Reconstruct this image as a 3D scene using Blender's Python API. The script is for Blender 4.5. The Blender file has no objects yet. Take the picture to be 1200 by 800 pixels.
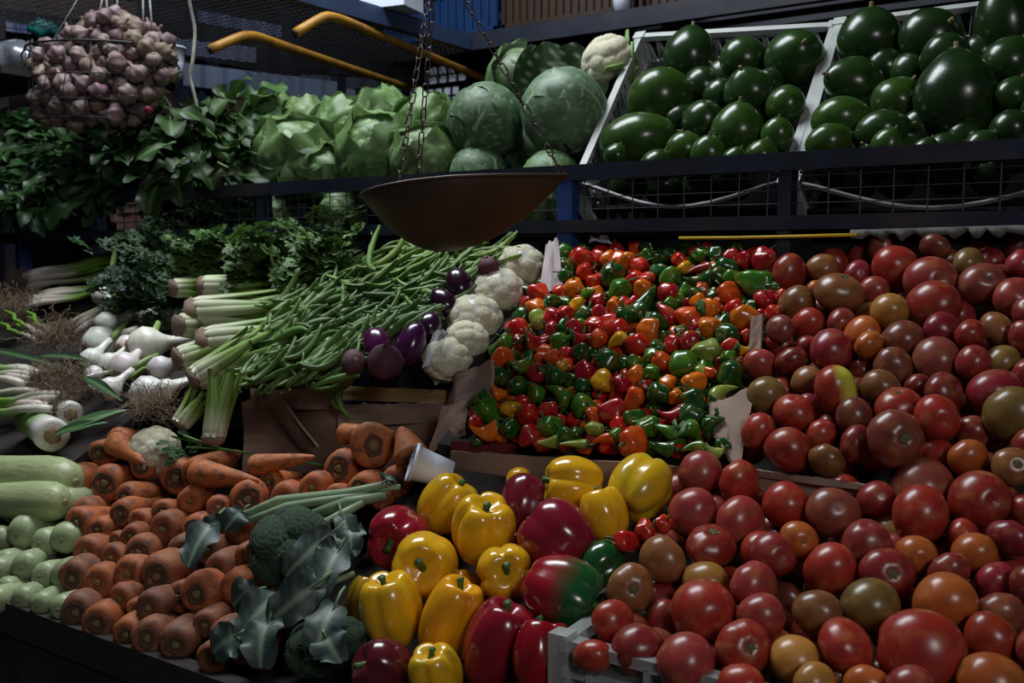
import bpy, bmesh, math, random
import numpy as np
from mathutils import Vector, Matrix, Quaternion, Euler
R = math.radians
sc = bpy.context.scene
COL = sc.collection
rng = random.Random(7)
# ---------------------------------------------------------------- camera
F = 1166.67                    # focal length in pixels of a 1200 px wide frame (35 mm lens)
EYE = Vector((0, 0, 1.5)); YAW = R(34.2); PITCH = R(5)
VIEW = Vector((-math.sin(YAW)*math.cos(PITCH), math.cos(YAW)*math.cos(PITCH), -math.sin(PITCH)))
RIGHT = Vector((math.cos(YAW), math.sin(YAW), 0)); UP = RIGHT.cross(VIEW)
cam = bpy.data.objects.new('camera', bpy.data.cameras.new('camera')); COL.objects.link(cam)
cam.location = EYE; cam.rotation_euler = (R(90)-PITCH, 0, YAW)
cam.data.lens = 35; cam.data.sensor_width = 36; cam.data.clip_start = .02
cam.data.dof.use_dof = True; cam.data.dof.focus_distance = 1.4; cam.data.dof.aperture_fstop = 8
sc.camera = cam
# ---------------------------------------------------------------- light: an open market front, skylights over the stall
sc.view_settings.view_transform = 'Standard'; sc.view_settings.look = 'None'
sc.view_settings.gamma = 1; sc.view_settings.use_curve_mapping = False
sc.view_settings.exposure = 0.14
w = bpy.data.worlds.new('world'); sc.world = w; w.use_nodes = True
w.node_tree.nodes['Background'].inputs[0].default_value = (.55, .68, .9, 1)
w.node_tree.nodes['Background'].inputs[1].default_value = .036
def area(name, loc, target, sx, sy, power, color):
    l = bpy.data.lights.new(name, 'AREA'); l.shape = 'RECTANGLE'; l.size = sx; l.size_y = sy
    l.energy = power; l.color = color
    o = bpy.data.objects.new(name, l); COL.objects.link(o); o.location = loc
    o.rotation_euler = (Vector(target)-Vector(loc)).to_track_quat('-Z', 'Y').to_euler()
    return o
area('daylight_open_front', (1.5, -.6, 2.6), (-1.0, 1.3, 1.25), .55, .5, 16, (1, .96, .95))
area('skylight_over_stall', (-1.75, 1.45, 3.4), (-1.65, 1.25, 1.3), 1.5, .7, 58, (.90, .96, 1))
# ---------------------------------------------------------------- helpers
def cd(a, b, c): return (RIGHT*a + UP*b - VIEW*c).normalized()      # a direction: to the right, up, towards the viewer's side
def ray(px, py): return VIEW + RIGHT*((px-600)/F) + UP*((400-py)/F)
def at_depth(px, py, d): return EYE + ray(px, py)*d
def at_y(px, py, Y): r = ray(px, py); return EYE + r*(Y/r.y)
def at_plane(px, py, pl):
    z0, y0, s = pl; r = ray(px, py)
    d = (z0 - s*y0 - EYE.z)/(r.z - s*r.y)
    return EYE + r*d
def depth_of(p): return (p-EYE).dot(VIEW)
def pix(p): q = p-EYE; d = q.dot(VIEW); return 600+F*q.dot(RIGHT)/d, 400-F*q.dot(UP)/d
# sloping beds: height z0 at y0, rise s per metre into the stall
BED_ROOT = (1.00, .87, .63); BED_BELL = (1.075, .9, .6); BED_LOW = (1.11, .9, .36)
BED_BOX = (1.245, 1.2, .62); BED_HOT = (1.235, 1.2, .64); BED_ONION = (1.15, 1.05, .50); BED_GREEN = (1.28, 1.2, .57)

def mk(name, V, Fs, m=None, smooth=True, attr=None):
    me = bpy.data.meshes.new(name); me.from_pydata([tuple(v) for v in V], [], [tuple(f) for f in Fs])
    if smooth: me.polygons.foreach_set('use_smooth', [True]*len(me.polygons))
    if m: me.materials.append(m)
    if attr is not None:
        a = me.attributes.new('vein', 'FLOAT', 'POINT'); a.data.foreach_set('value', [float(x) for x in attr])
    me.update(); return me
def ob(name, me, parent=None, loc=None, rot=None, scale=None, color=None):
    o = bpy.data.objects.new(name, me); COL.objects.link(o)
    if parent is not None: o.parent = parent
    if loc is not None: o.location = loc
    if rot is not None:
        if isinstance(rot, Quaternion): o.rotation_mode = 'QUATERNION'; o.rotation_quaternion = rot
        else: o.rotation_euler = rot
    if scale is not None: o.scale = scale if not isinstance(scale, (int, float)) else (scale,)*3
    if color is not None: o.color = (*color, 1)
    return o
def empty(name, loc=(0, 0, 0)):
    o = bpy.data.objects.new(name, None); COL.objects.link(o); o.location = loc; o.empty_display_size = .05; return o
def tag(o, label, cat, group=None):
    o['label'] = label; o['category'] = cat
    if group: o['group'] = group
    return o
def struct(o): o['kind'] = 'structure'; return o
def stuff(o): o['kind'] = 'stuff'; return o
def zto(d, spin=None):
    q = Vector(d).to_track_quat('Z', 'Y')
    return q @ Quaternion((0, 0, 1), rng.uniform(0, 6.283) if spin is None else spin)
def xto(d, up=(0, 0, 1), roll=0):
    x = Vector(d).normalized(); z = Vector(up); z = (z - x*z.dot(x)).normalized(); y = z.cross(x)
    return Matrix((x, y, z)).transposed().to_quaternion() @ Quaternion((1, 0, 0), roll)
class MB:
    def __init__(s): s.V = []; s.F = []; s.A = []
    def add(s, VF, M=None, a=0.0):
        V, Fs = VF[0], VF[1]; n = len(s.V)
        s.V += [tuple(M @ Vector(v)) if M is not None else tuple(v) for v in V]
        s.F += [tuple(i+n for i in f) for f in Fs]
        s.A += list(VF[2]) if len(VF) > 2 else [a]*len(V); return s
    def mesh(s, name, m, smooth=True): return mk(name, s.V, s.F, m, smooth, s.A)
def box(lo, hi):
    x0, y0, z0 = lo; x1, y1, z1 = hi
    V = [(x0,y0,z0),(x1,y0,z0),(x1,y1,z0),(x0,y1,z0),(x0,y0,z1),(x1,y0,z1),(x1,y1,z1),(x0,y1,z1)]
    return V, [(0,3,2,1),(4,5,6,7),(0,1,5,4),(1,2,6,5),(2,3,7,6),(3,0,4,7)]
def bar(a, b, w, h=None, up=(0, 0, 1)):
    """square bar from a to b, w across and h along up"""
    a = Vector(a); b = Vector(b); h = h or w; x = (b-a).normalized(); u = Vector(up); u = u - x*u.dot(x)
    if u.length < 1e-4: u = Vector((1, 0, 0)) - x*x.x
    u.normalize(); s = x.cross(u)
    V = [p + s*(i*w/2) + u*(j*h/2) for p in (a, b) for i, j in ((-1,-1),(1,-1),(1,1),(-1,1))]
    return V, [(0,1,2,3),(7,6,5,4),(0,4,5,1),(1,5,6,2),(2,6,7,3),(3,7,4,0)]
def tube(P, rad, n=8, flat=1.0):
    P = [Vector(p) for p in P]; k = len(P)
    if isinstance(rad, (int, float)): rad = [rad]*k
    V = []; Fs = []; t0 = (P[1]-P[0]).normalized()
    u = t0.orthogonal().normalized()
    for i in range(k):
        t = (P[min(i+1, k-1)]-P[max(i-1, 0)])
        t = t.normalized() if t.length > 1e-9 else t0
        u = (u - t*u.dot(t)); u = u.normalized() if u.length > 1e-6 else t.orthogonal().normalized()
        s = t.cross(u)
        for j in range(n):
            a = 6.28318*j/n; V.append(P[i] + u*(math.cos(a)*rad[i]) + s*(math.sin(a)*rad[i]*flat))
    for i in range(k-1):
        for j in range(n):
            a, b = i*n+j, i*n+(j+1) % n; Fs.append((a, b, b+n, a+n))
    V.append(P[0]); V.append(P[-1]); c = len(V)-2
    for j in range(n):
        Fs.append((c, (j+1) % n, j)); Fs.append((c+1, (k-1)*n+j, (k-1)*n+(j+1) % n))
    return V, Fs
def lathe(prof, n=16, mod=None):
    """prof: (r, z) from pole to pole; mod(angle, t, r, z) -> (r, z)"""
    V = []; Fs = []; k = len(prof)
    for i, (r, z) in enumerate(prof):
        for j in range(n):
            a = 6.28318*j/n
            rr, zz = mod(a, i/(k-1), r, z) if mod else (r, z)
            V.append((rr*math.cos(a), rr*math.sin(a), zz))
    for i in range(k-1):
        for j in range(n):
            a, b = i*n+j, i*n+(j+1) % n; Fs.append((a, b, b+n, a+n))
    Fs.append(tuple(range(n))[::-1]); Fs.append(tuple(range((k-1)*n, k*n)))
    return V, Fs
# ---- materials
MATS = {}
def mat(name, col, rough=.5, obj=False, var=.25, scale=12, spec=.5, bump=0, bscale=40, vein=None, trans=0, metal=0, coat=0, dirt=None, dscale=6, damt=.45, alpha=1, coords='Object', stretch=None, tip=None, emit=0):
    m = bpy.data.materials.new(name); m.use_nodes = True; nt = m.node_tree; N = nt.nodes; L = nt.links
    p = N['Principled BSDF']; p.inputs['Roughness'].default_value = rough
    p.inputs['Specular IOR Level'].default_value = spec; p.inputs['Metallic'].default_value = metal
    p.inputs['Coat Weight'].default_value = coat; p.inputs['Coat Roughness'].default_value = .12
    tc = N.new('ShaderNodeTexCoord'); src = tc.outputs[coords]
    if stretch:
        mp = N.new('ShaderNodeMapping'); mp.inputs['Scale'].default_value = stretch; L.new(src, mp.inputs[0]); src = mp.outputs[0]
    oi = N.new('ShaderNodeObjectInfo')
    off = N.new('ShaderNodeVectorMath'); off.operation = 'MULTIPLY_ADD'; L.new(oi.outputs['Random'], off.inputs[0])
    off.inputs[1].default_value = (37, 19, 53); L.new(src, off.inputs[2]); src = off.outputs[0]
    base = oi.outputs['Color'] if obj else None
    def mix(a, b, fac, typ='MIX'):
        n = N.new('ShaderNodeMix'); n.data_type = 'RGBA'; n.blend_type = typ
        for s, v in ((6, a), (7, b)):
            if isinstance(v, tuple): n.inputs[s].default_value = (*v, 1)
            else: L.new(v, n.inputs[s])
        if isinstance(fac, float): n.inputs[0].default_value = fac
        else: L.new(fac, n.inputs[0])
        return n.outputs[2]
    def noise(s, det=3):
        n = N.new('ShaderNodeTexNoise'); n.inputs['Scale'].default_value = s; n.inputs['Detail'].default_value = det; L.new(src, n.inputs['Vector']); return n.outputs['Fac']
    def ramp(v, a, b, lo=0, hi=1):
        n = N.new('ShaderNodeMapRange'); n.inputs[1].default_value = a; n.inputs[2].default_value = b; n.inputs[3].default_value = lo; n.inputs[4].default_value = hi; L.new(v, n.inputs[0]); return n.outputs[0]
    c = base if obj else tuple(col)
    if var:
        f = ramp(noise(scale), .3, .7)
        c = mix(c, mix(c, (1-var,)*3, 1.0, 'MULTIPLY'), f)
    if tip:      # (colour, axis, from, to): a colour of the thing's own towards one end, with a ragged edge
        sx = N.new('ShaderNodeSeparateXYZ'); L.new(tc.outputs['Object'], sx.inputs[0])
        ad = N.new('ShaderNodeMath'); ad.operation = 'MULTIPLY_ADD'; L.new(noise(tip[4] if len(tip) > 4 else 3), ad.inputs[0]); ad.inputs[1].default_value = (tip[3]-tip[2])*.9; L.new(sx.outputs[tip[1]], ad.inputs[2])
        mid = (tip[3]-tip[2])*.45
        c = mix(c, tip[0], ramp(ad.outputs[0], tip[2]+mid, tip[3]+mid))
    if dirt: c = mix(c, tuple(dirt), ramp(noise(dscale, 5), .5, .68, 0, damt))
    if vein:
        at = N.new('ShaderNodeAttribute'); at.attribute_name = 'vein'; c = mix(c, tuple(vein), at.outputs['Fac'])
    if isinstance(c, tuple): p.inputs['Base Color'].default_value = (*c, 1)
    else: L.new(c, p.inputs['Base Color'])
    if bump:
        b = N.new('ShaderNodeBump'); b.inputs['Strength'].default_value = bump; b.inputs['Distance'].default_value = .004; L.new(noise(bscale, 4), b.inputs['Height']); L.new(b.outputs[0], p.inputs['Normal'])
    if trans:
        t = N.new('ShaderNodeBsdfTranslucent'); ms = N.new('ShaderNodeMixShader'); ms.inputs[0].default_value = trans
        if isinstance(c, tuple): t.inputs[0].default_value = (*c, 1)
        else: L.new(c, t.inputs[0])
        L.new(p.outputs[0], ms.inputs[1]); L.new(t.outputs[0], ms.inputs[2]); L.new(ms.outputs[0], N['Material Output'].inputs[0])
    if alpha < 1:
        tr = N.new('ShaderNodeBsdfTransparent'); ms = N.new('ShaderNodeMixShader'); ms.inputs[0].default_value = alpha
        L.new(tr.outputs[0], ms.inputs[1]); L.new(p.outputs[0], ms.inputs[2]); L.new(ms.outputs[0], N['Material Output'].inputs[0])
    if emit:
        if isinstance(c, tuple): p.inputs['Emission Color'].default_value = (*c, 1)
        else: L.new(c, p.inputs['Emission Color'])
        p.inputs['Emission Strength'].default_value = emit
    MATS[name] = m; return m
# ---- piles
def relax(items, it=60, gap=.97, side=.25, keep=.04, lift=1.0):
    """push round things of a pile apart, mostly along the line of slope depth; items: dicts with p (Vector), r"""
    n = len(items)
    if n < 2: return
    P = np.array([i['p'][:] for i in items]); Rr = np.array([i['r'] for i in items]); P0 = P.copy()
    D = np.array([((i['p']-EYE).normalized())[:] for i in items])
    for _ in range(it):
        d = P[:, None]-P[None]; dist = np.linalg.norm(d, axis=2)+1e-9
        ov = (Rr[:, None]+Rr[None])*gap - dist; np.fill_diagonal(ov, -1)
        ov = np.clip(ov, 0, None)
        u = d/dist[..., None]
        mv = (u*ov[..., None]*.5).sum(1)
        al = (mv*D).sum(1)[:, None]*D
        P += (al + (mv-al)*side)*.8
        lat = P0-P; latp = lat-(lat*D).sum(1)[:, None]*D
        P += latp*keep + (lat-latp)*.01
    for i, q in zip(items, P): i['p'] = Vector(q)
ORD = 'zeroth first second third fourth fifth sixth seventh eighth ninth tenth eleventh twelfth thirteenth fourteenth fifteenth sixteenth seventeenth eighteenth nineteenth twentieth'.split()
def ordw(i):
    if i <= 20: return ORD[i]
    t = {2: 'twenty', 3: 'thirty', 4: 'forty', 5: 'fifty'}[i//10]
    return t+'-'+ORD[i % 10] if i % 10 else t[:-1]+'ieth'
def rows(items, h):
    """give each item row (from the front, 1 = lowest) and place in it (from the left), by where they lie"""
    for i in items: i['x'], i['y'] = pix(i['p'])
    ys = sorted(items, key=lambda i: -i['y']); k = 0; cur = []; top = None
    def close():
        for n, j in enumerate(sorted(cur, key=lambda j: j['x'])): j['row'] = k; j['n'] = n+1
    for i in ys:
        if top is None or top-i['y'] > h:
            if cur: close()
            k += 1; cur = []; top = i['y']
        cur.append(i)
    close()
def in_poly(x, y, poly):
    c = False; j = len(poly)-1
    for i in range(len(poly)):
        (xi, yi), (xj, yj) = poly[i], poly[j]
        if (yi > y) != (yj > y) and x < (xj-xi)*(y-yi)/(yj-yi)+xi: c = not c
        j = i
    return c
def gaps(poly, discs, r, tries=1500, keep=.9, seed=1):
    """places between the digitised ones where a further one of the pile shows"""
    g = random.Random(seed); xs = [p[0] for p in poly]; ys = [p[1] for p in poly]; out = []
    for _ in range(tries):
        x = g.uniform(min(xs), max(xs)); y = g.uniform(min(ys), max(ys))
        if in_poly(x, y, poly) and all((x-a)**2+(y-b)**2 > (c*keep)**2 for a, b, c in discs) and all((x-a)**2+(y-b)**2 > (1.5*r)**2 for a, b in out):
            out.append((x, y))
    return out
def copy_of(proto, name=None):
    o = proto.copy(); COL.objects.link(o)
    for ch in proto.children:
        c = ch.copy(); COL.objects.link(c); c.parent = o
        for g in ch.children: e = g.copy(); COL.objects.link(e); e.parent = c
    return o
def setcol(o, c):
    o.color = (*c, 1)
class Kind:
    """first use links the mesh, later uses copy the thing and its parts"""
    def __init__(s, name, build): s.name = name; s.build = build; s.proto = None
    def make(s):
        if s.proto is None: s.proto = s.build(s.name); return s.proto
        return copy_of(s.proto)
# ---------------------------------------------------------------- materials of the place
M = {}
M['steel'] = mat('painted_steel', (.011, .016, .036), .45, var=.5, scale=14, dirt=(.05, .035, .03), damt=.6)
M['blue_post'] = mat('blue_post_paint', (.02, .06, .24), .5, var=.4, scale=20, dirt=(.04, .04, .05))
M['wire'] = mat('wire_metal', (.045, .045, .055), .6, var=.3, metal=.3)
M['dark_wire'] = mat('dark_wire_metal', (.03, .03, .035), .5, var=.3, metal=.4)
M['dark_wood'] = mat('dark_wood', (.026, .019, .016), .9, var=.5, stretch=(2, 30, 30), bump=.3)
M['black_cloth'] = mat('black_cloth', (.006, .006, .008), .9, var=.3)
M['floor'] = mat('worn_concrete', (.07, .068, .065), .85, var=.5, scale=3)
M['wall'] = mat('dark_market_wall', (.012, .014, .022), .9, var=.5, scale=1.5)
M['panel_blue'] = mat('blue_sheet_metal', (.014, .042, .12), .5, var=.5, scale=3, dirt=(.03, .03, .05))
M['panel_lilac'] = mat('pale_blue_sheet', (.06, .09, .22), .5, var=.4, scale=4)  # a paler, more violet blue than the other sheets
M['panel_brown'] = mat('red_brown_boards', (.055, .026, .024), .8, var=.4, scale=6)
M['yellow'] = mat('yellow_tube_paint', (.50, .25, .03), .5, var=.35, scale=25, dirt=(.25, .1, .03), dscale=14, damt=.8)
M['card'] = mat('worn_cardboard', (.36, .22, .165), .85, var=.35, scale=7, dirt=(.07, .045, .04), dscale=9, bump=.25, bscale=60)
M['card_light'] = mat('pale_cardboard', (.34, .235, .185), .85, var=.35, scale=9, dirt=(.1, .07, .06), bump=.2)
M['card_olive'] = mat('olive_printed_cardboard', (.30, .20, .07), .8, var=.35, scale=8, dirt=(.1, .06, .05))
M['card_red'] = mat('dark_red_printed_cardboard', (.17, .012, .022), .7, var=.35, scale=8)
M['white_plastic'] = mat('white_crate_plastic', (.42, .45, .44), .45, var=.25, scale=8, dirt=(.3, .3, .28), dscale=18, damt=.6)
M['grey_plastic'] = mat('greyed_crate_plastic', (.16, .16, .18), .5, var=.35, scale=8, dirt=(.12, .11, .11), dscale=18, damt=.7)
M['clear_plastic'] = mat('cloudy_crate_plastic', (.50, .52, .51), .25, var=.15, alpha=.55)
M['clear_wall'] = mat('clear_crate_wall', (.5, .52, .51), .2, var=.15, alpha=.16)
M['blue_plastic'] = mat('blue_crate_plastic', (.005, .032, .12), .4, var=.3)
M['brown_plastic'] = mat('brown_crate_plastic', (.035, .014, .004), .5, var=.4)
M['cup'] = mat('white_cup_plastic', (.72, .78, .92), .35, var=.08)
M['film'] = mat('clear_bag_film', (.75, .78, .85), .18, var=.2, alpha=.30, spec=.9)
M['paper'] = mat('pale_pink_paper', (.62, .52, .54), .7, var=.3, scale=8, alpha=.8)
M['silver'] = mat('silver_foil', (.42, .45, .52), .35, var=.4, metal=.6, scale=5)
M['rope'] = mat('pale_rope', (.55, .55, .50), .8, var=.3, scale=60)
M['rust'] = mat('rusty_chain_metal', (.16, .12, .115), .5, var=.5, scale=80, metal=.6, dirt=(.12, .05, .03), dscale=50)
M['brass'] = mat('tarnished_brass_pan', (.070, .046, .030), .5, var=.35, scale=7, metal=.35, dirt=(.05, .03, .02), dscale=10)
M['brick'] = mat('clay_brick', (.30, .16, .14), .9, var=.4, scale=20)
M['teal'] = mat('teal_bag', (.01, .16, .15), .5, var=.3)
M['daylit'] = mat('daylit_wired_glass', (.62, .70, .85), .5, var=.5, scale=1.2, emit=.30)
M['strip_yellow'] = mat('yellow_edging', (.65, .42, .01), .5, var=.2)
M['shaded_plastic'] = mat('shaded_crate_plastic', (.012, .012, .013), .95, var=.3, spec=.1)  # white crate plastic painted dark: shade inside the crate put into the colour
M['tornfilm'] = mat('torn_pale_sheet', (.13, .14, .125), .7, var=.5, scale=12)

# ---------------------------------------------------------------- the market shell
struct(ob('floor', MB().add(box((-9, -2.5, -.1), (3.5, 7, 0))).mesh('floor', M['floor'], False)))
struct(ob('wall_back', MB().add(box((-9, 6.4, 0), (3.5, 6.55, 4.3))).mesh('wall_back', M['wall'], False)))
struct(ob('wall_left', MB().add(box((-9.15, -2.5, 0), (-9, 6.5, 4.3))).mesh('wall_left', M['wall'], False)))
struct(ob('ceiling', MB().add(box((-9, .2, 4.3), (3.5, 6.5, 4.4))).mesh('ceiling', M['wall'], False)))
def wall_window(n, x0, y0, x1, y1, nx, nz):
    a = at_y(x0, y0, 6.36); b = at_y(x1, y1, 6.36)
    X0, X1, Z0, Z1 = a.x, b.x, b.z, a.z
    fr = MB()
    for q in (box((X0-.04, 6.33, Z0-.04), (X1+.04, 6.39, Z0)), box((X0-.04, 6.33, Z1), (X1+.04, 6.39, Z1+.04)), box((X0-.04, 6.33, Z0), (X0, 6.39, Z1)), box((X1, 6.33, Z0), (X1+.04, 6.39, Z1))): fr.add(q)
    o = struct(ob('window_%d' % n, fr.mesh('window_frame', M['steel'], False)))
    ob('pane', MB().add(box((X0, 6.365, Z0), (X1, 6.375, Z1))).mesh('pane', M['daylit'], False), o)
    b = MB()
    for i in range(1, nx): x = X0+(X1-X0)*i/nx; b.add(box((x-.008, 6.345, Z0), (x+.008, 6.362, Z1)))
    for i in range(1, nz): z = Z0+(Z1-Z0)*i/nz; b.add(box((X0, 6.345, z-.008), (X1, 6.362, z+.008)))
    ob('glazing_bar', b.mesh('glazing_bar', M['steel'], False), o)
wall_window(1, 596, 50, 634, 66, 6, 3)
wall_window(2, 503, 80, 548, 94, 4, 2)
wall_window(3, 500, 106, 540, 130, 4, 3)
wall_window(4, 852, 8, 892, 22, 5, 3)
wall_window(5, 905, -6, 952, 14, 5, 3)
wall_window(6, 640, 62, 668, 76, 3, 2)

# ---------------------------------------------------------------- display shelf with wire front
YF = 1.62
XL = at_y(-70, 250, YF).x; XR = at_y(1290, 200, YF).x
shelf = empty('display_shelf', (XL, YF, 1.53))
tag(shelf, 'long dark blue steel shelf with a wire mesh front above the sloping bins', 'shelf')
def spart(n, VF, m, smooth=False):
    me = MB().add(VF, Matrix.Translation(-shelf.location)).mesh(n, m, smooth); return ob(n, me, shelf)
spart('top_rail', bar((XL, YF, 1.651), (XR, YF, 1.651), .03, .029), M['steel'])
spart('bottom_rail', bar((XL, YF, 1.552), (XR, YF, 1.552), .035, .023), M['steel'])
for px in (28, 310, 665, 921):
    p = at_y(px, 280, YF); spart('post', bar((p.x, YF+.002, .0), (p.x, YF+.002, 1.66), .032 if px == 665 else .022, .03, (0, 1, 0)), M['blue_post'] if px in (28, 665) else M['steel'])
p = at_y(176, 300, YF); spart('post', bar((p.x, YF+.03, 0), (p.x, YF+.03, 1.54), .04, .03, (0, 1, 0)), M['blue_post'])
wm = None
x = XL+.02
while x < XR:
    o = spart('wire', tube([(x, YF-.006, 1.56), (x, YF-.006, 1.645)], .0013, 5), M['wire']) if wm is None else ob('wire', wm.data, shelf, (x-XL-.02, 0, 0))
    wm = wm or o; x += .05
for z in (1.583, 1.605, 1.627): spart('wire', tube([(XL, YF-.007, z), (XR, YF-.007, z)], .0010, 5), M['wire'])
spart('deck', box((XL, YF+.018, 1.535), (XR, 2.25, 1.55)), M['dark_wood'])
spart('rear_rail', bar((XL, 2.26, 1.552), (XR, 2.26, 1.552), .03, .03), M['steel'])
for X in (XL+.2, -2.4, -1.2, XR-.1): spart('rear_post', bar((X, 2.26, 0), (X, 2.26, 1.56), .03, .03, (0, 1, 0)), M['steel'])
o = ob('edging_strip', mk('edging_strip', *tube([at_y(796, 279, 1.60), at_y(860, 278.5, 1.60), at_y(930, 277, 1.60), at_y(1004, 275, 1.60)], .0028, 6), M['strip_yellow']))
tag(o, 'thin yellow plastic strip running under the wire shelf above the peppers', 'strip')
V = []; Fs = []
for i in range(31):
    t = i/30; p = at_y(996+t*230, 272-t*6, 1.602); h = .009+.005*math.sin(i*1.7)+.004*math.sin(i*4.1)
    V += [p+Vector((0, 0, .004)), p-Vector((0, .004*math.sin(i), h)), p-Vector((0, .004*math.sin(i)-.002, h)), p+Vector((0, .002, .004))]
for i in range(30):
    a = i*4
    for j in range(4): Fs.append((a+j, a+(j+1) % 4, a+4+(j+1) % 4, a+4+j))
tag(ob('torn_sheet', mk('torn_sheet', V, Fs, M['tornfilm'])), 'pale torn strip of sheeting hanging below the shelf over the tomatoes', 'sheet')

# bricks stacked behind the wire mesh, far along the shelf
bs = empty('brick_stack', at_y(176, 285, 1.95)); tag(bs, 'low stack of dusty clay bricks behind the wire mesh', 'bricks')
bm = MB().add(box((-.036, -.03, 0), (.036, .03, .025))).mesh('brick', M['brick'], False)
bz = 1.55-bs.location.z
for r_ in range(5):
    for c_ in range(4): ob('brick', bm, bs, (-.12+.077*c_+(.035 if r_ % 2 else 0), rng.uniform(-.004, .004), bz+.0265*r_), (0, 0, rng.uniform(-.04, .04)))

# ---------------------------------------------------------------- stepped counter under the bins
XB = -.95                                     # carrots end, bell peppers begin
cnt = empty('display_counter', (-1.5, .86, 0)); tag(cnt, 'dark stepped wooden counter with a black cloth front carrying the bins', 'counter')
def cpart(n, VF, m, smooth=False): return ob(n, MB().add(VF, Matrix.Translation(-cnt.location)).mesh(n, m, smooth), cnt)
def slab(x0, x1, y0, y1, pl, off, th=.02):
    z = lambda y: pl[0]+pl[2]*(y-pl[1])-off
    V = [(x0,y0,z(y0)-th),(x1,y0,z(y0)-th),(x1,y1,z(y1)-th),(x0,y1,z(y1)-th),(x0,y0,z(y0)),(x1,y0,z(y0)),(x1,y1,z(y1)),(x0,y1,z(y1))]
    return V, box((0,0,0),(1,1,1))[1]
cpart('tabletop', box((-3.2, .835, .92), (.6, 1.34, .945)), M['dark_wood'])
cpart('edge_board', box((-3.2, .81, .905), (.6, .835, .955)), M['dark_wood'])
V = []; n = 121
for i in range(n):
    X = -3.2+3.8*i/(n-1); d = .012*math.sin(i*.9)+.006*math.sin(i*2.3)
    V += [(X, .818, .91), (X, .812+d, .45), (X, .80+d*1.6, .02), (X, .806+d*1.6, .02), (X, .818+d, .45), (X, .824, .91)]
cpart('front_cloth', (V, [(i*6+j, i*6+6+j, i*6+6+(j+1) % 6, i*6+(j+1) % 6) for i in range(n-1) for j in range(6)]), M['black_cloth'], True)
cpart('bell_board', slab(XB, -.55, .87, 1.19, BED_BELL, .075), M['dark_wood'])
cpart('crate_board', slab(-.55, .5, .885, 1.19, BED_LOW, .085), M['dark_wood'])
cpart('riser', box((-3.2, 1.345, .945), (-.99, 1.70, 1.05)), M['dark_wood'])
cpart('riser', box((-.93, 1.225, .945), (.6, 1.70, 1.05)), M['dark_wood'])
cpart('onion_board', slab(-3.2, -1.75, 1.06, 1.69, BED_ONION, .06), M['dark_wood'])
cpart('green_board', slab(-1.75, -1.0, 1.345, 1.69, BED_GREEN, .05), M['dark_wood'])
cpart('pepper_board', slab(-.98, -.62, 1.23, 1.69, BED_HOT, .055), M['dark_wood'])
cpart('tomato_board', slab(-.61, .5, 1.23, 1.69, BED_BOX, .09), M['dark_wood'])
for X in (-3.0, -1.6, -.2): cpart('leg', box((X, .90, 0), (X+.06, .96, .92)), M['dark_wood']); cpart('leg', box((X, 1.58, 0), (X+.06, 1.64, .945)), M['dark_wood'])

# ---------------------------------------------------------------- sheets of cardboard between four corners
def sheet(A, B, C, D, nu, nv, th, wob=.004, jag=0, seed=0, flute=0):
    """A B along the foot, D C along the top; wobbling, with a ragged top"""
    g = random.Random(seed); A, B, C, D = map(Vector, (A, B, C, D)); nrm = (B-A).cross(D-A).normalized()
    ph = [g.uniform(0, 6) for _ in range(6)]; jg = [g.uniform(-1, .2)*jag*(1 if g.random() < .7 else 2.2) for _ in range(nu+1)]
    top = []; bot = []
    for j in range(nv+1):
        for i in range(nu+1):
            u = i/nu; v = j/nv
            p = A.lerp(B, u).lerp(D.lerp(C, u), v)
            if j == nv: p = p + (D-A).normalized()*jg[i]
            w_ = wob*(math.sin(5*u+ph[0])*math.sin(3.1*v+ph[1]) + .6*math.sin(11*u+ph[2]+2*v) + .4*math.sin(9*v+ph[3])*math.sin(7*u+ph[4]))
            top.append(p+nrm*(w_+th/2)); bot.append(p+nrm*(w_-th/2))
    V = top+bot; o = len(top); W = nu+1; Fs = []
    for j in range(nv):
        for i in range(nu):
            a = j*W+i; Fs.append((a, a+1, a+W+1, a+W)); Fs.append((o+a, o+a+W, o+a+W+1, o+a+1))
    edge = [i for i in range(W)]+[j*W+nu for j in range(1, nv+1)]+[nv*W+i for i in range(nu-1, -1, -1)]+[j*W for j in range(nv-1, 0, -1)]
    for k in range(len(edge)): a, b = edge[k], edge[(k+1) % len(edge)]; Fs.append((a, o+a, o+b, b))
    return V, Fs
def box_part(parent, n, VF, m): return ob(n, MB().add(VF, Matrix.Translation(-parent.location)).mesh(n, m, False), parent)
# left box: beans, eggplants and cauliflowers stand in it
YG = 1.335
cb = empty('cardboard_box', at_y(410, 545, YG)); tag(cb, 'battered brown cardboard box front with a torn flap behind the carrots', 'box')
q = lambda x, y, Y=YG: at_y(x, y, Y)
box_part(cb, 'front_panel', sheet(q(286, 552), q(546, 560), q(546, 478), q(283, 466), 26, 8, .006, .005, .004, 3), M['card'])
box_part(cb, 'printed_band', sheet(q(392, 468, YG-.009), q(523, 473, YG-.009), q(523, 457, YG-.006), q(390, 451, YG-.006), 14, 3, .004, .002, .001, 4), M['card_olive'])
box_part(cb, 'red_band', sheet(q(523.5, 473, YG-.009), q(566, 474, YG-.010), q(566, 460, YG-.006), q(523.5, 457, YG-.006), 6, 3, .004, .001, .001, 5), M['card_red'])
box_part(cb, 'torn_layer', sheet(q(398, 499, YG-.012), q(546, 494, YG-.012), q(548, 470, YG-.010), q(394, 474, YG-.010), 24, 4, .004, .003, .002, 6), M['card_light'])
box_part(cb, 'lower_fold', sheet(q(300, 478, YG-.012), q(392, 480, YG-.012), q(388, 452, YG-.008), q(296, 455, YG-.008), 12, 3, .005, .004, .004, 8), M['card'])
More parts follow.
